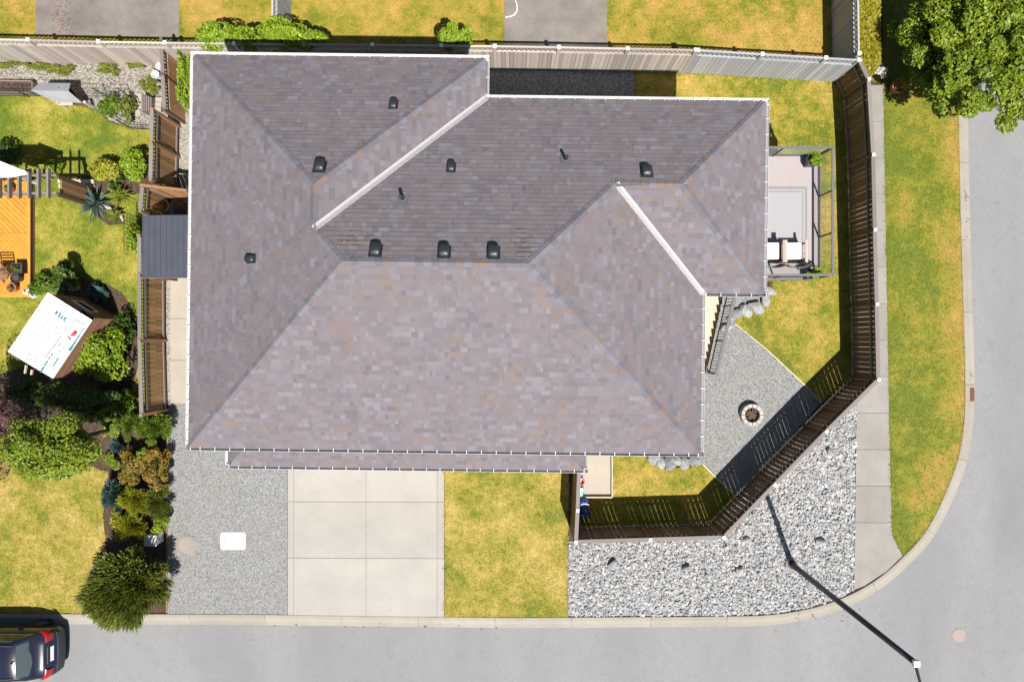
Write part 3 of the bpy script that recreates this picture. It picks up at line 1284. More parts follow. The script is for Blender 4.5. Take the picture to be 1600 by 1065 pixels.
# --- gutters
def gutter(p, q, nrm, ze, parent, trim0=0, trim1=0):
    p, q = Vector(p), Vector(q)
    d = (q - p).normalized()
    p = p + d * trim0
    q = q - d * trim1
    nrm = Vector(nrm)
    w, h, t = .115, .10, .006
    z1 = ze + .0
    z0 = z1 - h
    mb = MB()

    def pt(b, off, z):
        return (b.x + nrm.x * off, b.y + nrm.y * off, z)
    o0 = .012
    prof_ = [(o0, z1, 0), (o0, z0, 0), (o0 + w * .5, z0, 0), (o0 + w, z0 + h * .8, 0), (o0 + w, z1, 0), (o0 + w - .007, z1, 0), (o0 + w - .007, z0 + h * .8, 0), (o0 + w * .48, z0 + t, 0), (o0 + t, z0 + t, 0), (o0 + t, z1, 0)]
    mis = [0, 0, 0, 0, 0, 0, 0, 1, 0, 0]
    n = len(prof_)
    for i in range(n):
        j = (i + 1) % n
        mb.face([pt(p, prof_[i][0], prof_[i][1]), pt(q, prof_[i][0], prof_[i][1]), pt(q, prof_[j][0], prof_[j][1]), pt(p, prof_[j][0], prof_[j][1])], mis[i])
    for e in (p, q):
        mb.face([pt(e, a, b) for a, b, _ in (prof_[0], prof_[1], prof_[2], prof_[3], prof_[4])], 0)
    g = mb.build('gutter', ['white_metal', 'gutter_dirt'], parent)
    L = (q - p).length
    k = max(2, int(L / .41))
    for i in range(k + 1):
        c = p.lerp(q, min(max(i / k, .01), .99)) + nrm * (o0 + w / 2)
        ang = math.atan2(nrm.y, nrm.x)
        piece('gutter_strap', 'white_metal', g, (c.x, c.y, z1 - .004), (w - .01, .018, .006), ang)
    return g


ge = .012 + .115
gutter(pA, pB, (0, 1), ZE, house, -ge, -ge)
gutter(pB, pC, (1, 0), ZE, house, 0, ge)
gutter(pC, pD, (0, 1), ZE, house, .02, -ge)
gutter(pD, pE, (1, 0), ZE, house, 0, 0)
gutter(pE, pF, (0, -1), ZE, house, -ge, ge)
gutter(pF, pG, (1, 0), ZE, house, .02, 0)
gutter(pG, pI, (0, -1), ZE, house, -ge, -ge)
gutter(pI, pA, (-1, 0), ZE, house, 0, 0)
gutter((gx1, gy), (gx0, gy), (0, -1), ZG, house, -ge, -ge)
gutter((gx0, gy), (gx0, gt - .1), (-1, 0), ZG, house, 0, 0)
gutter((gx1, gt - .1), (gx1, gy), (1, 0), ZG, house, 0, 0)
# downspouts
for x, y, z in ((W + .3, S1 + wl - .06, ZE), (E1 - .6, S1 + wl - .06, ZE), (E2 - wl + .06, S2 + .6, ZE)):
    MB().box((x, y, (z - .2) / 2), (.08, .06, z - .2)).build('downspout', 'white_metal', house)


# --- vents
def slope_at(px, py):
    """find house-frame position on the roof seen at that spot"""
    for it in range(1):
        z = 7.0
        for _ in range(8):
            w = P(px, py, z)
            c, s = math.cos(-HR), math.sin(-HR)
            x, y = w.x * c - w.y * s, w.x * s + w.y * c
            hgt = rz((x, y))
            z = ZE + PT * hgt
    # local downhill
    e = .02
    gx = (rz((x + e, y)) - rz((x - e, y)))
    gy_ = (rz((x, y + e)) - rz((x, y - e)))
    g = Vector((gx, gy_))
    g = -g.normalized() if g.length > 1e-6 else Vector((0, 1))
    return Vector((x, y, z)), g


def roof_frame(g):
    n = Vector((g.x * PT, g.y * PT, 1)).normalized()
    d = Vector((g.x, g.y, -PT)).normalized()
    u = n.cross(d)
    return d, u, n


for px, py, big in ((500, 261, 1), (615, 164, 0), (705, 262, 0), (1010, 269, 1), (587, 392, 1), (694, 394, 1), (771, 395, 1), (393, 404, 0)):
    c, g = slope_at(px, py)
    d, u, n = roof_frame(g)
    w, l, h = (.28, .31, .14) if big else (.20, .29, .11)
    fl = MB()
    for a, b in ((0, 1),):
        pts = [c + u * sx * (w / 2 + .025) + d * sy * (l / 2 + .03) + n * .022 for sx, sy in ((-1, -1), (1, -1), (1, 1), (-1, 1))]
        fl.face(pts)
        fl.face([p - n * .03 for p in pts][::-1])
        for i in range(4):
            j = (i + 1) % 4
            fl.face([pts[i] - n * .03, pts[j] - n * .03, pts[j], pts[i]])
    vent = fl.build('roof_vent', 'black_plastic', house)
    # hood: rounded slab, higher and open on the downhill side
    hood = MB()
    ringsv = []
    for s, (wf, hh) in zip((-.5, -.42, -.2, .1, .36, .5), ((.62, .05), (.86, .6), (.98, .9), (1, 1), (.98, 1.0), (.9, .8))):
        ring = []
        for k in range(9):
            t = math.pi * k / 8
            yy = math.cos(t)
            zz = math.sin(t) ** .35 if 0 < k < 8 else 0
            ring.append(c + d * (s * l) + u * (yy * wf * w / 2) + n * (.03 + h * hh * zz))
        ringsv.append(ring)
    hood.loft(ringsv, closed=True, caps=True)
    hood.build('vent_hood', 'black_plastic', vent, smooth=True)
    lip = MB()
    lip.bar(c + d * (l * .5 + .01) - u * w * .42 + n * .05, c + d * (l * .5 + .01) + u * w * .42 + n * .05, .03, .05)
    lip.build('vent_lip', 'black_metal', vent)
for px, py in ((884, 250), (630, 312)):
    c, g = slope_at(px, py)
    d, u, n = roof_frame(g)
    mb = MB()
    pts = [c + u * sx * .14 + d * sy * .15 + n * .024 for sx, sy in ((-1, -1), (1, -1), (1, 1), (-1, 1))]
    mb.face(pts)
    mb.tube([c + Vector((0, 0, -.02)), c + Vector((0, 0, .07))], [.085, .06], 14)
    pp = mb.build('pipe_flashing', 'rail_grey', house)
    MB().tube([c + Vector((0, 0, .0)), c + Vector((0, 0, .40)), c + Vector((0, 0, .401)), c + Vector((0, 0, .33))], [.045, .045, .034, .034], 14).build('vent_pipe', 'black_plastic', pp, smooth=False)

# ------------------------------------------------------------------ fences
def fence(name, label, posts, h, mat, rail_mat, pitch=.185, gap=.016, top='picket', cap_mat=None, hs=None, side=1, skip=(), post_mat=None, postw=.095):
    """posts: px ground points of the post feet; boards hang on one side of the rails"""
    ps = [P(*p) for p in posts]
    t = thing(name, label, 'fence', (ps[0].x, ps[0].y, 0))
    pm = post_mat or rail_mat
    for i, p in enumerate(ps):
        hh = hs[i] if hs else h
        a = ps[max(i - 1, 0)]
        b = ps[min(i + 1, len(ps) - 1)]
        ang = math.atan2(b.y - a.y, b.x - a.x)
        o = piece('post', pm, t, (p.x, p.y, hh / 2 - .08), (postw, postw, hh + .18), ang)
        if cap_mat:
            piece('post_cap', cap_mat, t, (p.x, p.y, hh + .03), (postw + .012, postw + .012, .02), ang)
    for i in range(len(ps) - 1):
        if i in skip:
            continue
        a, b = ps[i].copy(), ps[i + 1].copy()
        d = (b - a).normalized()
        nn = Vector((-d.y, d.x, 0)) * side
        ha = hs[i] if hs else h
        L = (b - a).length
        ang = math.atan2(d.y, d.x)
        a2, b2 = a + d * (postw / 2 + .002), b - d * (postw / 2 + .002)
        zt = {'picket': ha - .36, 'full': ha - .42, 'lattice': ha - .38}[top]
        up = Vector((0, 0, 1))
        for z, w, hgt in ((.2, .045, .09), (zt, .05, .085)):
            pbar('rail', rail_mat, t, a2 + up * z, b2 + up * z, w, hgt)
        pbar('top_rail', rail_mat, t, a2 + up * (ha - .02), b2 + up * (ha - .02), .13 if top != 'lattice' else .06, .04)
        n = max(1, round((L - postw) / pitch))
        p = (L - postw - .004) / n
        for k in range(n):
            c = a2 + d * (p * (k + .5)) + nn * (.036 + R.uniform(0, .004))
            zb = .02 + R.uniform(0, .015)
            zh = ha - .042 if top == 'full' else zt + .03
            piece('board', mat, t, (c.x, c.y, (zb + zh) / 2), (p - gap * R.uniform(.15, 1.5), .018, zh - zb), ang + R.uniform(-.006, .006))
        if top == 'picket':
            m = max(2, round((L - postw) / .125))
            q = (L - postw) / m
            for k in range(1, m):
                c = a2 + d * (q * k)
                piece('picket', rail_mat, t, (c.x, c.y, (zt + .042 + ha - .04) / 2), (.038, .038, ha - .082 - zt), ang)
        elif top == 'lattice':
            mb = MB()
            z0, z1 = zt + .045, ha - .042
            hh = z1 - z0
            sp = .165
            Lp = L - postw - .006
            for sgn, off in ((1, -.006), (-1, .006)):
                s = -hh
                while s < Lp:
                    # diagonal from (s, z0) to (s+hh, z1), clipped to the panel
                    u0, u1 = s, s + hh
                    w0, w1 = 0.0, hh
                    if u0 < 0:
                        w0 = -u0
                        u0 = 0
                    if u1 > Lp:
                        w1 = hh - (u1 - Lp)
                        u1 = Lp
                    if u1 - u0 > .02:
                        if sgn < 0:
                            u0, u1 = Lp - u0, Lp - u1
                        A = a2 + d * u0 + up * (z0 + w0) + nn * off
                        B = a2 + d * u1 + up * (z0 + w1) + nn * off
                        mb.bar(A, B, .010, .030)
                    s += sp
            mb.build('lattice', rail_mat, t)
    return t


# brown fence of the corner lot
FB = lambda x, y: (800 + (x - 800) * .926, 532.5 + (y - 532.5) * .926)
corner = [(1303, 127), FB(1357.5, 124), FB(1364.5, 242), FB(1367, 359), FB(1370, 475), FB(1372.5, 593), FB(1291, 674), FB(1210.5, 757), FB(1131, 839), FB(1016, 842.5), FB(900, 846), FB(902.5, 797), FB(905, 735)]
fence('wooden_fence', 'dark brown board fence wrapping the corner lot beside sidewalk and river rocks', corner, 1.85, 'wood_dark', 'wood_grey', .178, .015, 'full', 'white_paint', side=1, post_mat='wood_dark')
# brown fences on the side-yard line
fence('wooden_fence', 'short brown fence stretch below the pale lattice fence, half hidden by green vines', [(283, 88), (285.5, 140), (288, 192)], 1.45, 'wood_brown', 'wood_grey', .165, .014, 'picket', side=1, post_mat='wood_dark')
fence('wooden_fence', 'tall brown fence stretch ending at the side yard gate beam', [(281, 199), (280, 246), (279, 300)], 1.95, 'wood_brown', 'wood_grey', .165, .014, 'picket', side=-1, post_mat='wood_brown')
fence('wooden_fence', 'brown fence bay between gate beam and dark metal lean-to roof', [(266, 309), (263, 345)], 1.9, 'wood_brown', 'wood_grey', .165, .014, 'picket', side=-1)
fence('wooden_fence', 'long sunlit brown fence beside the pale concrete side path', [(259.5, 380), (259.5, 437), (259.8, 532), (262.5, 640)], 1.8, 'wood_brown', 'wood_grey', .16, .014, 'picket', 'wood_grey', side=-1, post_mat='wood_brown')
# pale lattice-topped fence along the back
back = [(-195, 93), (-98, 94), (2, 95.5), (100, 97.5), (202, 100), (298, 101.5), (398, 102.5), (498, 103.5), (598, 104.5), (698, 105.5), (775, 106.5), (868, 108), (967, 110), (1066, 112)]
fence('lattice_fence', 'weathered beige board fence with lattice top along the back of the lots', back, 1.85, 'wood_pale', 'wood_pale', .145, .012, 'lattice', 'white_paint', side=-1, postw=.11)
fence('lattice_fence', 'silver grey board fence with lattice top ending at the brown corner fence', [(1069, 112.2), (1162, 118), (1254, 123.5), (1302, 126.5)], 1.85, 'wood_silver', 'wood_silver', .145, .012, 'lattice', 'white_paint', side=-1, postw=.11)
fence('lattice_fence', 'grey lattice topped fence dividing two back lawns behind the vine covered corner', [(453, 88), (453.5, -12), (454, -112), (454, -210)], 1.85, 'wood_silver', 'wood_silver', .145, .012, 'lattice', 'white_paint', side=-1, postw=.11)
fence('lattice_fence', 'shaded blue grey lattice fence running back beside the golden hedge', [(1302, 117), (1300.5, 15), (1299, -87), (1297, -190)], 1.85, 'wood_silver', 'wood_silver', .145, .012, 'lattice', 'white_paint', side=1, postw=.11)

# gate beam over the side yard
a = P(266, 309); b = P(342, 317)
t = thing('gate_frame', 'brown timber gate frame spanning the side yard to the house', 'gate', (a.x, a.y, 0))
pbar('beam', 'wood_brown', t, (a.x, a.y, 2.0), (b.x - .2, b.y, 2.0), .09, .14)
pbar('brace', 'wood_dark', t, (a.x + .1, a.y + .06, 1.2), (a.x + .75, a.y + .02, 1.93), .06, .08)
piece('post', 'wood_brown', t, (b.x - .25, b.y, .97), (.09, .09, 1.94))
for k in range(6):
    piece('board', 'wood_brown', t, (a.x + .2 + k * .16, a.y - .06 + k * .01, .85), (.15, .02, 1.6))

# ------------------------------------------------------------------ lean-to with dark metal roof, side yard
q0, q1 = P(221, 336, 2.15), P(299, 433, 2.15)
t = thing('lean_to', 'lean-to with dark slate ribbed metal roof over the side yard', 'shed', ((q0.x + q1.x) / 2, (q0.y + q1.y) / 2, 0))
mb = MB()
x0, x1, y0, y1 = q0.x, -8.35, q1.y, q0.y
zl, zr = 2.1, 2.32
mb.face([(x0, y0, zl), (x1, y0, zr), (x1, y1, zr), (x0, y1, zl)])
mb.face([(x0, y0, zl - .05), (x1, y0, zr - .05), (x1, y1, zr - .05), (x0, y1, zl - .05)][::-1])
for (a, b) in (((x0, y0, zl), (x1, y0, zr)), ((x1, y1, zr), (x0, y1, zl)), ((x0, y1, zl), (x0, y0, zl))):
    mb.face([(a[0], a[1], a[2] - .05), (b[0], b[1], b[2] - .05), b, a])
rf = mb.build('roof', 'slate_metal', t)
n = 20
for k in range(n + 1):
    xx = x0 + .02 + (x1 - x0 - .04) * k / n
    z = zl + (zr - zl) * (xx - x0) / (x1 - x0)
    pbar('roof_rib', 'slate_metal', rf, (xx, y0 + .01, z + .006), (xx, y1 - .01, z + .006), .02, .034)
MB().bar((x0, y0 - .012, zl - .03), (x1, y0 - .012, zr - .03), .03, .13).build('fascia', 'rail_grey', t)
for xx, z in ((x0 + .12, zl), (x1 - .12, zr)):
    for yy in (y0 + .1, y1 - .1):
        piece('post', 'wood_dark', t, (xx, yy, z / 2 - .03), (.09, .09, z - .06))
for k in range(9):
    piece('wall_board', 'wood_dark', t, (x0 + .06, y0 + .2 + k * (y1 - y0 - .4) / 8, .95), (.02, (y1 - y0 - .4) / 8 - .006, 1.8))

# clutter in the shade between gate and lean-to
for k, (x, y, s, mt, lb) in enumerate(((255, 322, .24, 'box_green', 'pale grey tub standing in the shade beneath the gate beam'), (280, 326, .2, 'ash', 'dark plastic sack heap in the shade before the lean-to'))):
    c = P(x, y, .3)
    t = thing('storage_tub' if k == 0 else 'plastic_sack', lb, 'tub' if k == 0 else 'sack', (c.x, c.y, 0))
    if k == 0:
        MB().lathe((c.x, c.y, 0), [(s * .7, 0), (s, .4), (s * .92, .4), (s * .65, .05)], 18).build('body', mt, t)
        MB().tube([(c.x - s, c.y, .36), (c.x - s * .6, c.y + .05, .52), (c.x + s * .6, c.y + .05, .52), (c.x + s, c.y, .36)], .01, 6).build('handle', 'black_metal', t)
    else:
        rr = []
        for i in range(6):
            r = (.28, .34, .31, .22, .1, .05)[i]
            rr.append([(c.x + r * math.cos(a_k) * (1 + .18 * math.sin(3 * a_k + i)), c.y + r * math.sin(a_k) * (1 + .15 * math.cos(2 * a_k + i)), i * .09) for a_k in [2 * math.pi * j / 14 for j in range(14)]])
        MB().loft(rr).build('body', mt, t, smooth=True)

# ------------------------------------------------------------------ raised deck, stairs and furniture
ZD = 2.5
dN, dS = P(1250, 242.5, ZD).y, P(1250, 435.5, ZD).y
dE = P(1280.5, 330, ZD).x
dW = E2 - wl + .05
deck = thing('raised_deck', 'raised deck with speckled pinkish vinyl floor and glass railing beside the house', 'deck', ((dW + dE) / 2, (dN + dS) / 2, 0))
fl = MB().prism([(dW, dS), (dE, dS), (dE, dN), (dW, dN)], ZD - .18, ZD).build('floor', 'vinyl', deck)
MB().bar((dE + .016, dS, ZD - .1), (dE + .016, dN, ZD - .1), .03, .22).build('fascia', 'rail_grey', deck)
MB().bar((dW, dS - .016, ZD - .1), (dE, dS - .016, ZD - .1), .03, .22).build('fascia', 'rail_grey', deck)
MB().bar((dW, dN + .016, ZD - .1), (dE, dN + .016, ZD - .1), .03, .22).build('fascia', 'rail_grey', deck)
for x, y in ((dE - .2, dS + .2), (dE - .2, dN - .2), ((dW + dE) / 2, dS + .2), ((dW + dE) / 2, dN - .2)):
    piece('support_post', 'wood_grey', deck, (x, y, (ZD - .18) / 2), (.12, .12, ZD - .18))
RH = 1.0


def railing(p, q, n, parent):
    p, q = Vector(p), Vector(q)
    d = (q - p).normalized()
    for i in range(n + 1):
        c = p.lerp(q, i / n)
        piece('rail_post', 'black_metal', parent, (c.x, c.y, ZD + RH / 2 - .02), (.045, .045, RH - .04), math.atan2(d.y, d.x))
    pbar('top_rail', 'rail_grey', parent, p + Vector((0, 0, ZD + RH)) - d * .03, q + Vector((0, 0, ZD + RH)) + d * .03, .07, .035)
    pbar('bottom_rail', 'black_metal', parent, p + Vector((0, 0, ZD + .07)), q + Vector((0, 0, ZD + .07)), .03, .03)
    for i in range(n):
        a, b = p.lerp(q, i / n) + d * .035, p.lerp(q, (i + 1) / n) - d * .035
        pbar('glass_panel', 'glass_clear', parent, a + Vector((0, 0, ZD + .53)), b + Vector((0, 0, ZD + .53)), .008, .86)


railing((dE - .03, dS + .03, 0), (dE - .03, dN - .03, 0), 3, deck)
railing((dW + .6, dN - .03, 0), (dE - .075, dN - .03, 0), 2, deck)
railing((7.2, dS + .03, 0), (dE - .075, dS + .03, 0), 2, deck)

# rug
x0, y1 = 7.05, P(1230, 292, ZD).y
x1, y0 = P(1261, 300, ZD).x, P(1230, 398, ZD).y
rug = thing('rug', 'flat pale outdoor rug with striped border lying on the deck', 'rug', ((x0 + x1) / 2, (y0 + y1) / 2, ZD))
MB().box(((x0 + x1) / 2, (y0 + y1) / 2, ZD + .006), (x1 - x0, y1 - y0, .012)).build('border', 'rug_grey', rug)
MB().box(((x0 + x1) / 2, (y0 + y1) / 2, ZD + .009), (x1 - x0 - .16, y1 - y0 - .16, .013)).build('stripe', 'rug', rug)
MB().box(((x0 + x1) / 2, (y0 + y1) / 2, ZD + .011), (x1 - x0 - .28, y1 - y0 - .28, .014)).build('inner_stripe', 'rug_grey', rug)
MB().box(((x0 + x1) / 2, (y0 + y1) / 2, ZD + .013), (x1 - x0 - .36, y1 - y0 - .36, .015)).build('field', 'rug', rug)


def deck_chair(cx, cy, label):
    t = thing('patio_chair', label, 'chair', (cx, cy, ZD), 'chairs on the raised deck')
    z = ZD + .02
    for sx in (-1, 1):
        piece('leg', 'wood_red', t, (cx + sx * .33, cy + .28, z + .31), (.05, .05, .62))
        piece('leg', 'wood_red', t, (cx + sx * .33, cy - .30, z + .31), (.05, .05, .62))
        piece('armrest', 'wood_pale', t, (cx + sx * .33, cy, z + .635), (.085, .72, .03))
        piece('side_rail', 'wood_red', t, (cx + sx * .33, cy - .01, z + .28), (.035, .53, .06))
    piece('seat_frame', 'wood_red', t, (cx, cy, z + .27), (.6, .56, .04))
    MB().box((cx, cy + .04, z + .37), (.56, .54, .14)).build('seat_cushion', 'cushion', t, bevel=.035)
    rr = []
    for i in range(9):
        a = -1 + i / 4
        bow = -.36 - .09 * (1 - a * a)
        rr.append([(cx + a * .34, cy + bow, z + .3), (cx + a * .34, cy + bow - .09, z + .84), (cx + a * .34, cy + bow - .12, z + .84), (cx + a * .34, cy + bow - .035, z + .3)])
    MB().loft(rr).build('backrest', 'black_metal', t)
    MB().tube([(r[2][0], r[2][1] + .015, z + .855) for r in rr], .017, 6).build('back_rail', 'rail_grey', t)
    return t


c = P(1239, 394, ZD + .4)
deck_chair(c.x, c.y, 'white cushioned patio chair between another chair and the potted plant')
c = P(1204, 394, ZD + .4)
deck_chair(c.x, c.y, 'white cushioned patio chair tucked partly beneath the house eave')

# low bench behind chairs
bx0, bx1, by = 7.1, P(1256, 414, ZD).x, P(1230, 414.5, ZD + .4).y

# ------------------------------------------------------------------ foliage generator
def leaves(c, rad, n, size, seed, lumps=14, lump_r=.38, outward=.6, aspect=1.9, fill=.25, flat=.0, up=.55):
    """leaf rhombi spread over and through lumpy clumps filling an ellipsoid; returns (n,4,3), tone"""
    g = np.random.default_rng(seed)
    c = np.array(c, float)
    rad = np.array(rad, float)
    # clump centres inside the ellipsoid, pushed to the shell
    d = g.normal(size=(lumps, 3))
    d[:, 2] = np.abs(d[:, 2]) * (1 - flat) - .25
    d /= np.linalg.norm(d, axis=1)[:, None]
    rr = g.uniform(.15, .85, lumps)
    lc = d * rr[:, None]
    lr = lump_r * g.uniform(.65, 1.25, lumps)
    k = g.integers(0, lumps, n)
    q = g.normal(size=(n, 3))
    q /= np.linalg.norm(q, axis=1)[:, None]
    rin = np.where(g.random(n) < fill, g.random(n) ** .5, g.uniform(.82, 1.08, n))
    p = lc[k] + q * (lr[k] * rin)[:, None]
    L = np.linalg.norm(p, axis=1)
    p *= np.minimum(1, 1.06 / np.maximum(L, 1e-6))[:, None]
    nrm = q * outward + g.normal(size=(n, 3)) * .45 + np.array([0, 0, up])
    nrm /= np.linalg.norm(nrm, axis=1)[:, None]
    pos = c + p * rad
    ax = np.cross(nrm, g.normal(size=(n, 3)))
    ax /= np.linalg.norm(ax, axis=1)[:, None] + 1e-9
    bx = np.cross(nrm, ax)
    s = size * g.uniform(.6, 1.35, n)[:, None]
    w = s / aspect
    v = np.stack([pos - ax * s * .5, pos + bx * w * .5 + nrm * s * .08, pos + ax * s * .5 - nrm * s * .1, pos - bx * w * .5 + nrm * s * .08], axis=1)
    tone = np.clip(g.normal(.5, .17, n) + (g.random(lumps)[k] - .5) * .35, 0, 1)
    return v, tone


def needles(c, rad, n, size, seed, lumps=20, aspect=5, lean=(0, 0, .3), lump_r=.3):
    """conifer sprays: narrow rhombi pointing outwards from their clump"""
    g = np.random.default_rng(seed)
    c = np.array(c, float)
    rad = np.array(rad, float)
    d = g.normal(size=(lumps, 3))
    d[:, 2] = np.abs(d[:, 2]) - .2
    d /= np.linalg.norm(d, axis=1)[:, None]
    lc = d * g.uniform(.1, .82, lumps)[:, None]
    k = g.integers(0, lumps, n)
    q = g.normal(size=(n, 3))
    q /= np.linalg.norm(q, axis=1)[:, None]
    p = lc[k] + q * (lump_r * g.uniform(.3, 1.05, n))[:, None]
    pos = c + p * rad
    ax = d[k] * .9 + q * .5 + np.array(lean) + g.normal(size=(n, 3)) * .18
    ax /= np.linalg.norm(ax, axis=1)[:, None]
    bx = np.cross(ax, g.normal(size=(n, 3)))
    bx /= np.linalg.norm(bx, axis=1)[:, None] + 1e-9
    s = size * g.uniform(.6, 1.4, n)[:, None]
    w = s / aspect
    v = np.stack([pos - ax * s * .5, pos + bx * w * .5, pos + ax * s * .5, pos - bx * w * .5], axis=1)
    tone = np.clip(g.normal(.5, .18, n) + (g.random(lumps)[k] - .5) * .4, 0, 1)
    return v, tone


SEED = [100]


def stems(t, base, top, r, k, spread, mat='bark', name='stem', seed=1):
    g = random.Random(seed)
    mb = MB()
    for i in range(k):
        a = 2 * math.pi * (i + g.random()) / k
        b = Vector(base)
        e = Vector(top) + Vector((math.cos(a) * spread, math.sin(a) * spread, g.uniform(-.1, .1)))
        m = b.lerp(e, .5) + Vector((math.cos(a) * spread * .1, math.sin(a) * spread * .1, 0))
        mb.tube([b - Vector((0, 0, .05)), m, e], [r, r * .7, r * .3], 6)
    return mb.build(name, mat, t)


def shrub(label, px, py, rx, ry, h, mat, n, size, kind='leaf', name='shrub', cat='shrub', lumps=14, zc=None, group=None, lump_r=.4, z0=0.0, aspect=1.9, lean=(0, 0, .3), up=.55):
    """px,py: where the middle of the crown shows; rx, ry crown radii in survey pixels; h its height"""
    zc = h * .55 if zc is None else zc
    c = P(px, py, zc + z0)
    k = S * (CAM_H - zc - z0) / CAM_H
    t = thing(name, label, cat, (c.x, c.y, z0), group)
    SEED[0] += 1
    rad = (rx * k, ry * k, h * .5)
    fn = leaves if kind == 'leaf' else needles
    if kind == 'leaf':
        v, tone = leaves(c, rad, n, size, SEED[0], lumps, lump_r, aspect=aspect, up=up)
    else:
        v, tone = needles(c, rad, n, size, SEED[0], lumps, aspect if aspect != 1.9 else 5, lean, lump_r)
    v[:, :, 2] = np.maximum(v[:, :, 2], z0 + .01)
    np_mesh('foliage', v, 4, mat, t, tone)
    stems(t, (c.x, c.y, z0), (c.x, c.y, z0 + h * .6), max(.012, min(rx, ry) * k * .05), 5, min(rx, ry) * k * .5, seed=SEED[0])
    return t


def tree(label, px, py, rx, ry, zc, hz, mat, n, size, lumps, trunk_r, name='tree', lump_r=.33, base=None, extra=()):
    c = P(px, py, zc)
    k = S * (CAM_H - zc) / CAM_H
    b = P(*base) if base else Vector((c.x, c.y, 0))
    t = thing(name, label, 'tree', (b.x, b.y, 0))
    SEED[0] += 1
    v, tone = leaves(c, (rx * k, ry * k, hz), n, size, SEED[0], lumps, lump_r)
    for (ex_, ey_, erx, ery, ezc, ehz, en, el_) in extra:
        SEED[0] += 1
        ek = S * (CAM_H - ezc) / CAM_H
        v2, t2 = leaves(P(ex_, ey_, ezc), (erx * ek, ery * ek, ehz), en, size, SEED[0], el_, lump_r + .05)
        v, tone = np.concatenate([v, v2]), np.concatenate([tone, t2])
    v[:, :, 2] = np.maximum(v[:, :, 2], .05)
    np_mesh('crown', v, 4, mat, t, tone)
    g = random.Random(SEED[0])
    mb = MB()
    fork = Vector((b.x, b.y, 0)).lerp(c, .55)
    mb.tube([(b.x, b.y, -.1), (b.x, b.y, .3), fork], [trunk_r * 1.35, trunk_r, trunk_r * .75], 10)
    for i in range(9):
        a = 2 * math.pi * (i + g.random() * .6) / 9
        e = c + Vector((math.cos(a) * rx * k * .75, math.sin(a) * ry * k * .75, g.uniform(-.1, .55) * hz))
        m = fork.lerp(e, .5) + Vector((0, 0, .15 * hz))
        mb.tube([fork - Vector((0, 0, .1)), m, e], [trunk_r * .55, trunk_r * .35, trunk_r * .1], 6)
    mb.build('trunk', 'bark', t)
    return t


# ------------------------------------------------------------------ street tree, hedges and back plants
st_tree = tree('broad leafy green street tree overhanging the verge and road', 1566, 56, 158, 158, 2.7, 1.3, 'leaf_tree', 54000, .135, 150, .17, lump_r=.135, extra=((1474, 68, 90, 96, 1.7, 1.2, 22000, 90),))
# clipped golden hedge
h0, h1 = P(1357, -40), P(1357, 122)
hx0, hx1, hy0, hy1 = P(1338, 0, 1).x, P(1375, 0, 1).x, P(1350, 112, .95).y, P(1350, -120, .95).y
t = thing('hedge', 'clipped golden yellow hedge between grey fence and street tree', 'hedge', ((hx0 + hx1) / 2, hy0, 0))
n = 17000
u = NR.random((n, 3))
face = NR.integers(0, 10, n)
hw, hh = (hx1 - hx0) / 2, 1.0
hx = (hx0 + hx1) / 2 + (u[:, 0] * 2 - 1) * hw
hy = hy0 + u[:, 1] * (hy1 - hy0)
hz_ = np.full(n, hh) + NR.normal(0, .025, n)
sd = face >= 7
hx = np.where(face == 7, hx0 + NR.normal(0, .02, n), np.where(face == 8, hx1 + NR.normal(0, .02, n), hx))
hy = np.where(face == 9, hy0 + NR.normal(0, .03, n), hy)
hz_ = np.where(sd, u[:, 2] * hh, hz_)
# round the front end
edge = np.clip((hy0 + .35 - hy) / .35, 0, 1)
hx = (hx0 + hx1) / 2 + (hx - (hx0 + hx1) / 2) * (1 - .45 * edge ** 2)
pos = np.stack([hx, hy, hz_], 1)
nrm = NR.normal(size=(n, 3)) * .5 + np.array([0, 0, .9])
nrm /= np.linalg.norm(nrm, axis=1)[:, None]
ax = np.cross(nrm, NR.normal(size=(n, 3)))
ax /= np.linalg.norm(ax, axis=1)[:, None]
bx = np.cross(nrm, ax)
s = .06 * NR.uniform(.6, 1.4, n)[:, None]
v = np.stack([pos - ax * s, pos + bx * s * .6, pos + ax * s, pos - bx * s * .6], 1)
np_mesh('foliage', v, 4, 'leaf_gold_hedge', t, np.clip(NR.normal(.5, .2, n), 0, 1))
MB().box(((hx0 + hx1) / 2, (hy0 + hy1) / 2 + .2, .47), (hw * 1.75, hy1 - hy0 - .5, .9)).build('inner_growth', 'bark', t)

shrub('dense green climbing shrub spilling over the back fence at the grey dividing fence', 446, 60, 62, 25, 1.9, 'leaf_lime', 6400, .12, lumps=26, zc=1.5, lump_r=.3)
shrub('dense green climbing shrub on the back fence at the corner of the roof', 342, 65, 54, 22, 1.9, 'leaf_lime', 5600, .12, lumps=26, zc=1.5, lump_r=.3)
shrub('low green climbing shrub joining its taller neighbours on the back fence', 394, 68, 34, 17, 1.8, 'leaf_lime', 3400, .12, lumps=24, zc=1.45, lump_r=.3)
shrub('single small green shrub on the back fence beside the concrete pad', 712, 62, 26, 21, 1.9, 'leaf_lime', 2400, .12, lumps=14, zc=1.5, lump_r=.36)
shrub('leafy vine filling the gap between short brown fence and white gutter', 291, 125, 10, 50, 1.5, 'leaf_lime', 2600, .11, lumps=24, zc=.9, lump_r=.3, name='vine', cat='vine')
shrub('pale flowering shrub at the end of the golden hedge', 1373, 112, 11, 14, .7, 'leaf_white', 500, .07, lumps=8, name='flowering_shrub')
c = P(1396, 140)
t = thing('flower_pot', 'terracotta pot standing on the verge beneath the street tree', 'pot', (c.x, c.y, 0))
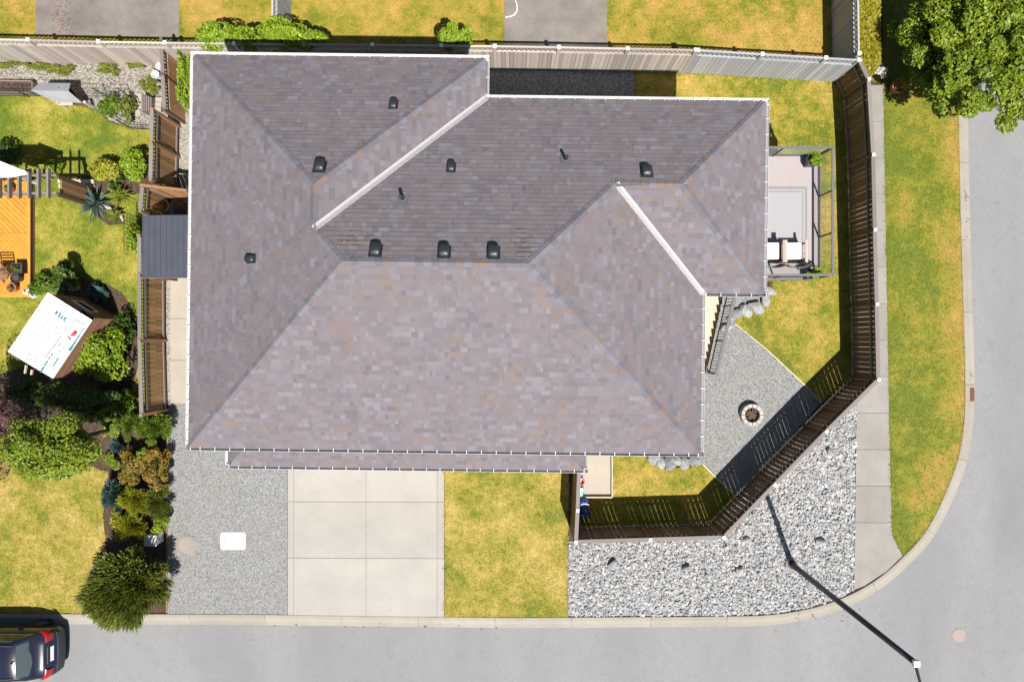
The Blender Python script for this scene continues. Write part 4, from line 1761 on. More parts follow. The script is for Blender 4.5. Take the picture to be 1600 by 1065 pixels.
MB().lathe((c.x, c.y, 0), [(.16, 0), (.25, .36), (.27, .36), (.27, .42), (.235, .42), (.21, .3)], 20).build('pot_body', 'terracotta', t)
v, tone = leaves((c.x + .12, c.y + .03, .5), (.24, .2, .16), 260, .07, 991, 8)
np_mesh('blossom', v, 4, 'leaf_yellow', t, tone)

# ------------------------------------------------------------------ west garden: trees and shrubs
tree('large mid green leafy tree beside the golden front lawn', 92, 690, 80, 62, 3.2, 1.5, 'leaf_mid', 34000, .09, 100, .09, lump_r=.22)
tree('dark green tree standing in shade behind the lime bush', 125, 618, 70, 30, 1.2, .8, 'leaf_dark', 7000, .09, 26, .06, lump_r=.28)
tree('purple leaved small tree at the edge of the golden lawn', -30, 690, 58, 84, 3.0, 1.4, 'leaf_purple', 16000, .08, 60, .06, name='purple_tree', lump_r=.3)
shrub('added dark leafy shrub standing in for shade between playhouse and purple tree', 44, 612, 40, 24, .8, 'leaf_dark', 3600, .09, lumps=30, lump_r=.26)  # added filler, its dark leaves stand in for the black tree shadow
shrub('added dark green shrub standing in for shade between lime bush and cedar', 190, 628, 30, 24, 1.0, 'leaf_green', 4200, .09, lumps=30, lump_r=.26)  # added as well, to darken the ground where tree shadow lies
shrub('low green shrub filling the gap right of the large tree', 178, 668, 20, 22, .6, 'leaf_mid', 2400, .08, lumps=24, lump_r=.26)
shrub('low leafy ground cover between large tree and bronze shrubs', 176, 722, 16, 16, .4, 'leaf_mid', 1500, .07, lumps=20, lump_r=.24)
shrub('mid green shrub in the gap behind the large tree crown', 150, 645, 34, 20, 1.0, 'leaf_green', 4200, .085, lumps=34, lump_r=.24)
shrub('bright lime green leafy bush beside the white roofed playhouse', 157, 556, 54, 52, 1.5, 'leaf_lime', 6500, .115, lumps=26, lump_r=.3)
shrub('soft green cedar at the end of the long brown fence', 240, 668, 30, 27, 1.2, 'leaf_cedar', 7000, .13, 'needle', lumps=50, lump_r=.26)
shrub('pale green feathery shrub between cedar and large tree', 204, 662, 22, 28, .9, 'leaf_cedar', 4200, .11, 'needle', lumps=34, lump_r=.26)
shrub('grey green mounded shrub below the feathery shrub', 184, 698, 18, 20, .55, 'leaf_blue', 2600, .09, 'needle', lumps=26, lump_r=.26)
shrub('bronze orange leafed shrub nearest the mulch path', 208, 730, 27, 33, 1.1, 'leaf_bronze', 6500, .085, lumps=44, lump_r=.24)
shrub('bronze and green shrub against the rusty edging board', 246, 728, 25, 38, 1.1, 'leaf_bronze', 6000, .085, lumps=44, lump_r=.24)
shrub('small green shrub squeezed between the two bronze shrubs', 226, 712, 15, 18, 1.0, 'leaf_mid', 2200, .085, lumps=22, lump_r=.26)
shrub('blue green juniper at the edge of the golden lawn', 179, 770, 23, 31, .9, 'leaf_blue', 5000, .14, 'needle', lumps=36, lump_r=.26)
shrub('yellow tipped evergreen between juniper and edging board', 213, 778, 28, 30, 1.1, 'leaf_yellow', 5200, .11, 'needle', lumps=40, lump_r=.26)
shrub('dark evergreen with yellow tips touching the edging board', 246, 783, 23, 32, 1.1, 'leaf_olive', 5000, .11, 'needle', lumps=40, lump_r=.26)
shrub('yellow green spreading conifer above the utility box', 203, 822, 34, 28, .9, 'leaf_yellow', 6200, .13, 'needle', lumps=46, lump_r=.24)
shrub('small round bright green bush beside the utility box', 249, 815, 17, 18, .7, 'leaf_lime', 2200, .08, lumps=20, lump_r=.28)
shrub('bronze green shrub between blue juniper and yellow conifer', 186, 806, 16, 18, .6, 'leaf_olive', 1800, .09, lumps=18, lump_r=.28)
shrub('small orange shrub at the foot of the yellow conifer', 213, 851, 15, 11, .5, 'leaf_bronze', 1500, .07, lumps=16, lump_r=.28)
shrub('large olive green feathery conifer leaning over the kerb', 194, 921, 74, 68, 2.4, 'leaf_olive', 32000, .18, 'needle', name='conifer', lumps=130, zc=1.2, lump_r=.22, lean=(-.25, -.35, .25), aspect=4.2)
shrub('yellow green leafy bush beside the pergola shadow', 168, 264, 27, 19, .9, 'leaf_yellow', 2400, .10, lumps=16)
shrub('bright green leafy bush against the tall brown fence', 212, 258, 23, 24, 1.0, 'leaf_lime', 2600, .10, lumps=16)
shrub('low yellow green bush below the pergola shadow', 58, 254, 20, 18, .7, 'leaf_yellow', 1300, .10, lumps=12)
shrub('small light green bush behind the pergola beam', 86, 262, 13, 14, .6, 'leaf_lime', 900, .10, lumps=10)
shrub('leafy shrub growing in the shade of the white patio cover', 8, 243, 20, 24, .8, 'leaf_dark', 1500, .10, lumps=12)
shrub('green and white flowering shrub at the corner of the orange deck', 72, 446, 33, 20, .6, 'leaf_green', 2400, .10, lumps=16)
shrub('white blossoms beside the corner of the orange deck', 52, 455, 14, 9, .5, 'leaf_white', 260, .09, lumps=7, name='blossom_clump', cat='flowers')
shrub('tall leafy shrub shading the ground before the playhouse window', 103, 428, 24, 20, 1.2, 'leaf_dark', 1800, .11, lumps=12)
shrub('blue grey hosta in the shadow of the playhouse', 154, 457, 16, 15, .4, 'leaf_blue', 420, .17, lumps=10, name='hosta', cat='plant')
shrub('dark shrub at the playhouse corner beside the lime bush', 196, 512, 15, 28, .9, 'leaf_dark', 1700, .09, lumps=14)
shrub('dark leafed rose bush beside the stone slabs', 170, 168, 22, 19, .7, 'leaf_green', 1700, .09, lumps=14, name='rose_bush')
shrub('brownish thorny bush against the pale stone slabs', 200, 172, 12, 24, .8, 'leaf_olive', 1200, .08, lumps=12)
shrub('vine climbing the wire trellis beside the lean-to', 213, 372, 9, 26, 1.3, 'leaf_lime', 1100, .09, lumps=14, name='vine', cat='vine')
weeds = [('straggling yellow green weeds at the raised bed end of the beige fence', 14, 102, 22, 8), ('yellow green weeds above the coop roof along the beige fence', 56, 104, 26, 9),
         ('dense tall green weeds behind the coop at the beige fence', 96, 108, 34, 11), ('bright green weeds between rose bush and beige fence', 166, 109, 27, 14),
         ('small weed patch between bright weeds and the white buckets', 208, 102, 18, 8), ('low weeds between stone slabs and short brown fence', 234, 134, 19, 20)]
for lb, x, y, a, b in weeds:
    shrub(lb, x, y, a, b, .3, 'leaf_weed', 1300, .10, lumps=20, lump_r=.2, name='weed_clump', cat='weeds', group='weeds along the beige fence', aspect=4.5)


# spiky rosette plants (yucca) on the lawn
def rosette(label, px, py, r, n, mat, h=.5, seed=3, trunk=None):
    c = P(px, py, .3)
    t = thing('yucca', label, 'plant', (c.x, c.y, 0))
    g = random.Random(seed)
    vs, tn = [], []
    for i in range(n):
        a = g.uniform(0, 2 * math.pi)
        el = g.uniform(.1, 1.2)
        L = r * g.uniform(.7, 1.1)
        d = Vector((math.cos(a) * math.cos(el), math.sin(a) * math.cos(el), math.sin(el)))
        s = d.cross(Vector((0, 0, 1))).normalized() * .03
        b = Vector((c.x, c.y, .22))
        m = b + d * L * .55
        e = b + d * L - Vector((0, 0, .12 * math.cos(el)))
        vs.append([b, m + s, e, m - s])
        tn.append(g.uniform(.2, .9))
    np_mesh('leaf_rosette', np.array([[tuple(p) for p in q] for q in vs]), 4, mat, t, np.array(tn))
    MB().tube([(c.x, c.y, -.03), (c.x, c.y, .25)], [.07, .05], 8).build('stem', 'bark', t)


rosette('large blue green spiky yucca on the lawn', 148, 318, .75, 80, 'leaf_blue', seed=5)
rosette('yellowing spiky yucca close to the tall brown fence', 186, 306, .55, 50, 'leaf_weed', seed=6)
rosette('small green spiky yucca beside the low stone border', 178, 336, .42, 40, 'leaf_olive', seed=8)
rosette('dark spiky plant under the yellow green bush', 178, 283, .42, 40, 'leaf_dark', seed=9)
# low border logs round the yuccas
a, b, d2 = P(158, 322), P(188, 332), P(194, 346)
t = thing('border_log', 'pale weathered log bordering the yucca bed on the lawn', 'log', (a.x, a.y, 0))
MB().tube([(a.x, a.y, .07), ((a.x + b.x) / 2, (a.y + b.y) / 2 + .03, .08), (b.x, b.y, .07), (d2.x, d2.y, .06)], [.06, .07, .06, .04], 8).build('log', 'wood_stair', t)
c = P(172, 340)
BEDS = []


def bed(name, px, z):
    g = G(px)
    BEDS.append(g)
    struct(name, g, -.1, z, 'mulch')


bed('bare_soil', [(140, 318), (165, 312), (192, 326), (196, 350), (170, 352), (150, 338)], .007)
bed('garden_bed', [(118, 275), (258, 268), (258, 300), (200, 304), (140, 300)], .005)
bed('garden_bed', [(92, 434), (120, 432), (145, 440), (172, 446), (192, 458), (205, 478), (218, 505), (222, 540), (214, 580), (205, 612), (196, 640), (180, 660), (-200, 660), (-200, 590), (0, 584), (50, 570), (120, 520)], .005)  # real bed, lower part stretched so dark mulch stands in for tree shade

# ------------------------------------------------------------------ west garden: built things
# orange deck with diagonal boards
dx1, dy0, dy1 = P(47, 400, .3).x, P(20, 464, .3).y, P(20, 277, .3).y
dx0 = dx1 - 4.2
zt = .3
t = thing('garden_deck', 'orange stained garden deck of diagonal boards with pots on it', 'deck', (dx1, dy0, 0))
MB().box(((dx0 + dx1) / 2, (dy0 + dy1) / 2, zt / 2 - .03), (dx1 - dx0 - .06, dy1 - dy0 - .06, zt - .06)).build('joist_frame', 'wood_red', t)
for nm, c, d in (('border_board', (dx1 - .07, (dy0 + dy1) / 2, zt - .012), (.14, dy1 - dy0, .026)), ('border_board', ((dx0 + dx1) / 2 - .072, dy0 + .07, zt - .012), (dx1 - dx0 - .146, .14, .026))):
    piece(nm, 'wood_orange', t, c, d)
# diagonal boards clipped to the inner rectangle; direction flips half way
ix0, ix1, iy0, iy1 = dx0, dx1 - .143, dy0 + .143, dy1
mid = P(0, 364, .3).y


def clip_board(t, x0, x1, y0, y1, sgn):
    p = .14
    k = -int((x1 - x0 + y1 - y0) / p) - 2
    d = Vector((1, sgn)).normalized()
    nrm = Vector((-d.y, d.x))
    o = Vector((x0, y0))
    w = .064
    lim = 60
    for i in range(-lim, lim):
        c = o + nrm * (i * p)
        poly = [c - d * 12 - nrm * w, c + d * 12 - nrm * w, c + d * 12 + nrm * w, c - d * 12 + nrm * w]
        for axis, val, keep in ((0, x0, 1), (0, x1, -1), (1, y0, 1), (1, y1, -1)):
            out = []
            for j in range(len(poly)):
                A, B = poly[j], poly[(j + 1) % len(poly)]
                fa, fb = (A[axis] - val) * keep, (B[axis] - val) * keep
                if fa >= 0: out.append(A)
                if (fa >= 0) != (fb >= 0):
                    out.append(A + (B - A) * (fa / (fa - fb)))
            poly = out
            if len(poly) < 3: break
        if len(poly) >= 3:
            MB().prism([tuple(q) for q in poly], zt - .025, zt).build('deck_board', 'wood_orange', t)


clip_board(t, ix0, ix1, iy0, mid - .004, 1)
clip_board(t, ix0, ix1, mid + .004, iy1, -1)


def pot(name, label, px, py, r, h, mat, z0=.3, plant=None, square=False, cat='pot'):
    c = P(px, py, z0 + h)
    t = thing(name, label, cat, (c.x, c.y, z0))
    if square:
        mb = MB()
        mb.loft([[(c.x + sx * q, c.y + sy * q, z0 + z) for sx, sy in ((-1, -1), (1, -1), (1, 1), (-1, 1))] for q, z in ((r * .8, 0), (r, h), (r * .85, h), (r * .75, h * .75))])
        mb.build('pot_body', mat, t)
        MB().box((c.x, c.y, z0 + h * .82), (r * 1.55, r * 1.55, .02)).build('soil', 'ash', t)
    else:
        MB().lathe((c.x, c.y, z0), [(r * .7, 0), (r * .95, h * .85), (r * 1.05, h * .86), (r * 1.05, h), (r * .88, h), (r * .8, h * .8)], 20).build('pot_body', mat, t)
        MB().lathe((c.x, c.y, z0), [(r * .8, h * .75), (r * .8, h * .82)], 16).build('soil', 'ash', t)
    if plant:
        SEED[0] += 1
        v, tone = leaves((c.x, c.y, z0 + h + plant[1] * .6), (plant[0], plant[0], plant[1]), plant[2], .09, SEED[0], 9)
        np_mesh('plant', v, 4, plant[3], t, tone)
    return t


pot('square_planter', 'dark square planter beside a round black pot on the orange deck', 26, 419, .19, .35, 'ash', square=True, plant=(.12, .1, 60, 'leaf_green'))
pot('round_pot', 'round black pot between square planter and terracotta pot on the orange deck', 23, 434, .16, .32, 'black_plastic')
pot('terracotta_pot', 'terracotta pot at the corner of the orange deck', 17, 449, .17, .28, 'terracotta', plant=(.1, .06, 40, 'leaf_bronze'))
pot('square_pot', 'small square wooden pot with a lime plant in the playhouse shadow', 114, 447, .15, .25, 'wood_stair', z0=0, square=True, plant=(.12, .12, 120, 'leaf_yellow'))
pot('flower_pot', 'terracotta pot half hidden by the yucca bed at the pergola foot', 12, 294, .16, .25, 'terracotta', plant=(.1, .08, 50, 'leaf_green'))
# dark outdoor chair at the frame edge
c = P(3, 425, .75)
t = thing('garden_chair', 'dark folding garden chair on the orange deck', 'chair', (c.x, c.y, .3))
for sx in (-1, 1):
    pbar('leg', 'wood_dark', t, (c.x + sx * .24, c.y - .35, .3), (c.x + sx * .24, c.y + .3, 1.15), .035, .04)
    pbar('leg', 'wood_dark', t, (c.x + sx * .2, c.y + .35, .3), (c.x + sx * .2, c.y - .2, .78), .035, .04)
for k in range(6):
    piece('seat_slat', 'wood_dark', t, (c.x, c.y - .22 + k * .075, .76), (.44, .06, .02))
for k in range(5):
    piece('back_slat', 'wood_dark', t, (c.x, c.y + .06 + k * .06, .86 + k * .075), (.46, .02, .055))

# pergola with slatted screen
ZP = 2.3
nb, sb = P(40, 272.5, ZP).y, P(40, 301, ZP).y
ex = P(83, 290, ZP).x
t = thing('pergola', 'weathered timber pergola with rafters and slatted end screen over the deck', 'pergola', (ex, sb, 0))
for y in (nb, sb):
    pbar('beam', 'wood_grey', t, (ex - 5.0, y, ZP - .16), (ex + .05, y, ZP - .16), .07, .15)
for k in range(12):
    x = P(76 - k * 15.2, 290, ZP).x
    pbar('rafter', 'wood_grey', t, (x, sb - .18, ZP), (x, nb + .2, ZP), .06, .14)
for y in (nb, sb):
    piece('post', 'wood_dark', t, (ex - .05, y, (ZP - .24) / 2), (.12, .12, ZP - .24))
    piece('post', 'wood_dark', t, (ex - 4.5, y, (ZP - .24) / 2), (.12, .12, ZP - .24))
for k in range(9):
    y = sb + .1 + (nb - sb - .2) * k / 8
    piece('screen_slat', 'wood_brown', t, (ex - .02, y, 1.0), (.022, .05, 1.7))
for z in (.25, 1.8):
    pbar('screen_rail', 'wood_dark', t, (ex - .055, sb + .07, z), (ex - .055, nb - .07, z), .04, .07)
# white patio cover corner
t = thing('patio_cover', 'white edged patio cover reaching over the pergola from outside', 'canopy', (P(10, 262, 2.5).x - 1, P(10, 262, 2.5).y, 0))
a, b, c = P(44, 272, 2.46), P(2, 255.5, 2.46), P(-80, 255, 2.46)
mb = MB().prism([(a.x, a.y), (b.x, b.y), (c.x - 2, c.y), (c.x - 2, a.y - .1), (a.x - .6, a.y - .12)], 2.44, 2.52)
mb.build('roof_panel', 'white_paint', t)
pbar('edge_trim', 'white_metal', t, (a.x, a.y + .03, 2.5), (b.x, b.y + .03, 2.5), .07, .12)
for x, y in ((c.x, c.y - .1), (b.x - .4, b.y - .12)):
    piece('post', 'white_paint', t, (x, y, 1.22), (.1, .1, 2.44))
# steps at the pergola foot
s0 = P(92, 279, .15)
t = thing('timber_steps', 'low timber step beside the pergola shadow', 'step', (s0.x, s0.y, 0))
for k in range(2):
    c = P(118, 283 + k * 8, .15)
    pbar('step_board', 'wood_stair', t, (c.x - .65, c.y + .02, .1 - k * .05), (c.x + .65, c.y - .02, .1 - k * .05), .15, .1)

# playhouse with printed sheet roof
PZ = {'N': 2.2, 'E': 1.78, 'S': 1.78, 'W': 2.2}
rc = {'N': P(75, 456.5, 2.2), 'E': P(144.5, 500, 1.78), 'S': P(83, 591, 1.78), 'W': P(8, 551, 2.2)}
bs = {'N': P(138, 466), 'E': P(189.5, 499), 'S': P(131, 586)}
bs['W'] = bs['N'] + bs['S'] - bs['E']
t = thing('playhouse', 'brown board playhouse whose white sheet roof carries teal and red print', 'playhouse', tuple((bs['N'] + bs['S']) / 2))
zt_ = {'N': 2.05, 'E': 1.66, 'S': 1.66, 'W': 2.05}
order = ['N', 'E', 'S', 'W']
ctr = (bs['N'] + bs['S']) / 2
for i in range(4):
    A, B = bs[order[i]], bs[order[(i + 1) % 4]]
    za, zb = zt_[order[i]], zt_[order[(i + 1) % 4]]
    d = (B - A)
    nn = Vector((d.y, -d.x, 0)).normalized()
    if nn.dot(A - ctr) < 0:
        nn = -nn
    k = 11
    for r in range(k):
        # horizontal wall boards
        z0 = r * .18
        zhi = min(max(za, zb), z0 + .172)
        if za == zb and z0 > za - .05:
            continue
        f0, f1 = 0.0, 1.0
        if z0 + .172 > min(za, zb) and za != zb:
            lo_, hi_ = min(za, zb), max(za, zb)
            f = 1 - (min(z0 + .172, hi_) - lo_) / (hi_ - lo_)
            f = max(f, .05)
            if za > zb: f1 = f
            else: f0 = 1 - f
        if zhi - z0 < .03:
            continue
        a2, b2 = A + d * f0, A + d * f1
        mbp = (a2 + b2) / 2 + nn * R.uniform(-.003, .003)
        pbar('wall_board', 'wood_red', t, Vector((a2.x, a2.y, (z0 + zhi) / 2)) + nn * .002, Vector((b2.x, b2.y, (z0 + zhi) / 2)) + nn * .002, .03, zhi - z0)
# window in the north-east wall
A, B = bs['N'], bs['E']
d = (B - A).normalized()
nn = Vector((-d.y, d.x, 0))
if nn.dot(A - ctr) < 0: nn = -nn
wc = A.lerp(B, .5) + nn * .03
fr = MB()
for z, hh in ((1.42, .05), (.95, .05)):
    fr.bar(wc - d * .36 + Vector((0, 0, z)), wc + d * .36 + Vector((0, 0, z)), .07, hh)
for s_ in (-1, 1):
    fr.bar(wc + d * .34 * s_ + Vector((0, 0, .95)), wc + d * .34 * s_ + Vector((0, 0, 1.42)), .05, .05)
wf = fr.build('window', 'white_paint', t)
g_ob = MB()
g_ob.bar(wc - d * .32 + Vector((0, 0, 1.18)), wc + d * .32 + Vector((0, 0, 1.18)), .02, .42)
g_ob.build('pane', 'glass_dark', wf)
# roof sheet
N_, E_, S_, W_ = rc['N'], rc['E'], rc['S'], rc['W']
W_ = N_ + S_ - E_
n_ = (E_ - N_).cross(W_ - N_).normalized()
if n_.z < 0: n_ = -n_
mb = MB()
q = [N_, W_, S_, E_]
mb.face([p + n_ * .012 for p in q])
mb.face([p - n_ * .012 for p in q][::-1])
for i in range(4):
    j = (i + 1) % 4
    mb.face([q[i] - n_ * .012, q[j] - n_ * .012, q[j] + n_ * .012, q[i] + n_ * .012])
sheet = mb.build('roof_sheet', 'sheet_white', t)
U_, V_ = (E_ - N_), (W_ - N_)


def on_sheet(px, py):
    """point of the roof sheet under that survey pixel"""
    z = 2.0
    for _ in range(12):
        w = P(px, py, z)
        z = N_.z - (n_.x * (w.x - N_.x) + n_.y * (w.y - N_.y)) / n_.z
    w.z = z
    return w + n_ * .016


def mark(px0, py0, px1, py1, w, mat, name='print_mark'):
    a, b = on_sheet(px0, py0), on_sheet(px1, py1)
    d = (b - a)
    s = n_.cross(d).normalized() * (w * S * .46 + .008)
    m = MB()
    m.face([a - s, b - s, b + s, a + s])
    return m


teal, ink, red = MB(), MB(), MB()


def addm(dst, m):
    b = len(dst.v)
    dst.v += m.v
    dst.f += [tuple(b + i for i in f) for f in m.f]
    dst.mi += m.mi


# teal headline letters, each a piece of its own
for strokes in (((86.5, 491.5, 90, 485.5, 2.2), (87.5, 486.5, 91.5, 488.3, 1.2)), ((91, 496, 95.5, 488.5, 2.2),), ((95, 498.5, 98.5, 492.5, 2.0), (99.3, 490.7, 99.8, 489.8, 1.6)),
                ((99.5, 500.5, 102.5, 495.5, 2.2), (102, 495.3, 105.6, 497.2, 1.3), (99.8, 501, 102, 502.3, 1.3))):
    q_ = MB()
    for st_ in strokes:
        addm(q_, mark(*st_, 'teal'))
    q_.build('printed_letter', 'teal', sheet)
# teal strips along the lower edge
for st_ in ((108.2, 548, 113, 541, 3.6), (113, 541, 118, 533.5, 2.6), (118, 533.5, 124.5, 523.5, 1.8), (124.5, 523.5, 132, 511.5, 1.0), (63.5, 581, 69.5, 572, 2.6), (69.5, 571, 75, 563, 2.0), (76, 561, 79, 556.5, 1.6), (80, 555, 82, 552, 2.6), (82.5, 573.5, 86.5, 566.5, 1.4), (86.5, 566.5, 92, 558.5, 1.8), (59.5, 484, 62.5, 486, 1.2)):
    mark(*st_, 'teal').build('printed_strip', 'teal', sheet)
for x0, y0, x1, y1, w in ((113, 524, 119.5, 517.5, 5.2), (106.5, 525, 111, 531, 2.2), (116, 519, 120.5, 516.5, 2.4), (110, 523, 113, 524.5, 1.6)):
    addm(red, mark(x0, y0, x1, y1, w, 'red_print'))
gR = random.Random(21)
for row, (sx, sy, n, prob) in enumerate(((55.5, 491.5, 17, .55), (55, 497, 17, .6), (51, 501, 17, .6), (48.5, 506.5, 15, .6), (44.5, 514, 14, .55), (40, 538, 13, .6), (26, 542, 17, .6), (22, 547, 15, .55), (33, 552, 12, .5), (88, 545, 6, .5))):
    for k in range(n):
        if gR.random() < prob:
            x = sx + k * 2.25 + gR.uniform(-.5, .5)
            y = sy + k * 1.42 + gR.uniform(-.7, .7)
            L = gR.uniform(.8, 1.8)
            if gR.random() < .5:
                addm(ink, mark(x, y, x + .55 * L, y - .84 * L, gR.uniform(.9, 1.5), 'ink'))
            else:
                addm(ink, mark(x, y, x + .84 * L, y + .54 * L, gR.uniform(.9, 1.5), 'ink'))
for x0, y0, x1, y1 in ((117, 498.5, 134, 508), (104, 513, 105.5, 510.5), (101.5, 518, 103.5, 515), (93, 527.5, 97, 525), (81, 546, 93, 528), (91, 541, 95, 535), (70, 560, 80, 545.5), (97, 542, 103, 545)):
    addm(ink, mark(x0, y0, x1, y1, .7, 'ink'))
for x, y in ((126, 489), (24.5, 532), (57, 575.5), (86, 472)):
    addm(ink, mark(x - .8, y - .5, x + .8, y + .5, 1.8, 'ink'))
ink.build('small_print', 'ink', sheet)['kind'] = 'stuff'
red.build('red_emblem', 'red_print', sheet)
for k, (x0, y0, x1, y1) in enumerate(((42, 570, 38, 583), (51, 577, 48, 585))):
    A, B = P(x0, y0, 1.7), P(x1, y1, 1.7)
    pbar('rafter_end', 'wood_stair', t, (A.x, A.y, 1.72), (B.x, B.y, 1.66), .05, .07)

# small grey roofed coop with a raised bed behind the lawn
t_c = P(85, 146)
t = thing('hen_coop', 'small coop with a ridged grey sheet roof at the lawn edge', 'coop', (t_c.x, t_c.y, 0))
zr_, ze_ = 1.0, .62
r0, r1 = P(48, 141.5, zr_), P(107, 142.5, zr_)
n0, n1 = P(62, 129.5, .8), P(110, 130, .8)
s0, s1 = P(84, 158.5, ze_), P(129, 161, ze_)
mb = MB()
for f in ([r0, r1, n1, n0], [r0, s0, s1, r1]):
    mb.face(f)
    mb.face([p - Vector((0, 0, .02)) for p in f][::-1])
cr = mb.build('roof', 'grey_sheet', t)
bb0, bb1, bb2, bb3 = [Vector((p.x, p.y, 0)) for p in (n0 + Vector((.12, -.08, 0)), n1 + Vector((-.1, -.08, 0)), s1 + Vector((-.12, .08, 0)), s0 + Vector((.1, .08, 0)))]
for A, B, za, zb in ((bb0, bb1, .72, .72), (bb1, bb2, .72, .56), (bb2, bb3, .56, .56), (bb3, bb0, .56, .72)):
    m2 = MB()
    m2.face([A, B, B + Vector((0, 0, zb)), A + Vector((0, 0, za))])
    m2.build('wall', 'wood_dark', t)
fl0 = P(91, 159, .45)
MB().box((fl0.x + .28, fl0.y - .04, .47), (.52, .2, .03)).build('ramp_board', 'wood_stair', t)
for dx in (-.02, .95):
    piece('leg', 'box_green', t, (s0.x + .1 + dx, s0.y + .0, .28), (.09, .09, .56))
t = thing('raised_bed', 'long low weathered timber raised bed beside the coop', 'planter', (P(30, 140).x, P(30, 140).y, 0))
for y, z in ((130, .28), (148, .28)):
    a, b = P(-120, y - 1.5), P(57, y + 1)
    for k in range(2):
        pbar('bed_board', 'wood_grey', t, (a.x, a.y, .07 + k * .142), (b.x, b.y, .07 + k * .142), .04, .14)
a, b = P(57, 131), P(57, 149)
pbar('bed_board', 'wood_grey', t, (a.x + .03, a.y - .02, .14), (b.x + .03, b.y + .02, .14), .04, .28)
a, b = P(-120, 129), P(57, 148)
MB().prism([(a.x, a.y - .04), (b.x, a.y - .06), (b.x, b.y + .04), (a.x, b.y + .04)], .0, .2).build('bed_soil', 'mulch', t)
# black wire fence
pts = [(-60, 150), (0, 151), (46, 152), (118, 152), (168, 152), (206, 152)]
t = thing('wire_fence', 'low black wire garden fence with thin posts along the beds', 'fence', (P(0, 151).x, P(0, 151).y, 0))
w3 = [P(*p) for p in pts]
for p in w3:
    MB().tube([(p.x, p.y, -.05), (p.x, p.y, .95)], .016, 6).build('post', 'black_metal', t)
for z in (.1, .36, .62, .9):
    MB().tube([(p.x, p.y, z) for p in w3], .006, 4).build('wire', 'black_metal', t)
mb = MB()
for A, B in zip(w3[:-1], w3[1:]):
    k = int((B - A).length / .1)
    for i in range(k):
        c = A.lerp(B, (i + .5) / k)
        mb.bar((c.x, c.y, .1), (c.x, c.y, .9), .005, .005)
mb.build('mesh_wires', 'black_metal', t)
# second curved wire border by the stones
pts = [(182, 188), (196, 196), (205, 201), (235, 202)]
t = thing('wire_border', 'low curved dark wire border between rose bush and lawn', 'border', (P(196, 196).x, P(196, 196).y, 0))
w3 = [P(*p) for p in pts]
for z in (.04, .3):
    MB().tube([(p.x, p.y, z) for p in w3], .014, 5).build('border_wire', 'black_metal', t)
mb = MB()
for A, B in zip(w3[:-1], w3[1:]):
    k = int((B - A).length / .09)
    for i in range(k):
        mb.bar(A.lerp(B, i / k) + Vector((0, 0, .04)), A.lerp(B, (i + 1) / k) + Vector((0, 0, .3)), .008, .008)
mb.build('border_mesh', 'black_metal', t)
# stone slabs and timber steps by the fence
t0 = P(214, 164)
t = thing('stone_slabs', 'pale stone slabs laid in a strip beside the brown fence', 'paving', (t0.x, t0.y, 0))
for x0, y0, x1, y1 in ((206, 146, 222, 160), (207, 161, 222, 171), (208, 172, 221, 182)):
    a, b = P(x0, y1), P(x1, y0)
    MB().prism([(a.x, a.y), (b.x, a.y + .02), (b.x - .02, b.y), (a.x + .02, b.y)], -.05, .05).build('slab', 'path', t, bevel=.01)
t = thing('timber_stack', 'short row of upright timber slats beside the pale stone slabs', 'timber', (P(231, 163).x, P(231, 163).y, 0))
for k in range(5):
    a, b = P(225 + k * 3.4, 148 + k * 1.5, .3), P(225 + k * 3.4, 176, .3)
    pbar('slat', 'wood_grey', t, (a.x, a.y, .22), (b.x, b.y, .22), .05, .44)
t = thing('timber_steps', 'three pale timber steps against the short brown fence', 'step', (P(248, 168).x, P(248, 168).y, 0))
for k in range(3):
    a, b = P(240, 158 + k * 8), P(256, 158 + k * 8)
    pbar('step_board', 'path', t, (a.x, a.y, .1 + k * .03), (b.x, b.y, .1 + k * .03), .16, .1)
for nm, lb, x, y, r, h, mt in (('bucket', 'white bucket standing against the short brown fence', 249, 103, .15, .32, 'white_paint'), ('bucket', 'white bucket in front of the bucket by the short brown fence', 242, 116, .15, .32, 'white_paint'), ('plastic_pot', 'black plastic pot beside the white buckets', 251, 123, .14, .26, 'slate_metal')):
    c = P(x, y, h)
    tt = thing(nm, lb, 'bucket' if 'bucket' in nm else 'pot', (c.x, c.y, 0))
    MB().lathe((c.x, c.y, 0), [(r * .8, 0), (r, h), (r * 1.06, h), (r * .92, h), (r * .74, .03)], 18).build('body', mt, tt)
    if nm == 'bucket':
        MB().tube([(c.x - r, c.y, h - .03), (c.x - r * .5, c.y + r * .9, h + .02), (c.x + r * .5, c.y + r * .9, h + .02), (c.x + r, c.y, h - .03)], .006, 5).build('handle', 'black_metal', tt)
# wire trellis by the lean-to fence
t = thing('trellis', 'black wire grid trellis carrying a vine beside the lean-to', 'trellis', (P(218, 370).x, P(218, 370).y, 0))
a, b = P(224, 342), P(224, 396)
mb = MB()
for k in range(11):
    c = a.lerp(b, k / 10)
    mb.bar((c.x, c.y, 0), (c.x - .04, c.y, 1.2), .014, .014)
for k in range(7):
    z = .1 + k * .18
    mb.bar((a.x - .035 * z, a.y, z), (b.x - .035 * z, b.y, z), .014, .014)
mb.build('grid', 'black_metal', t)

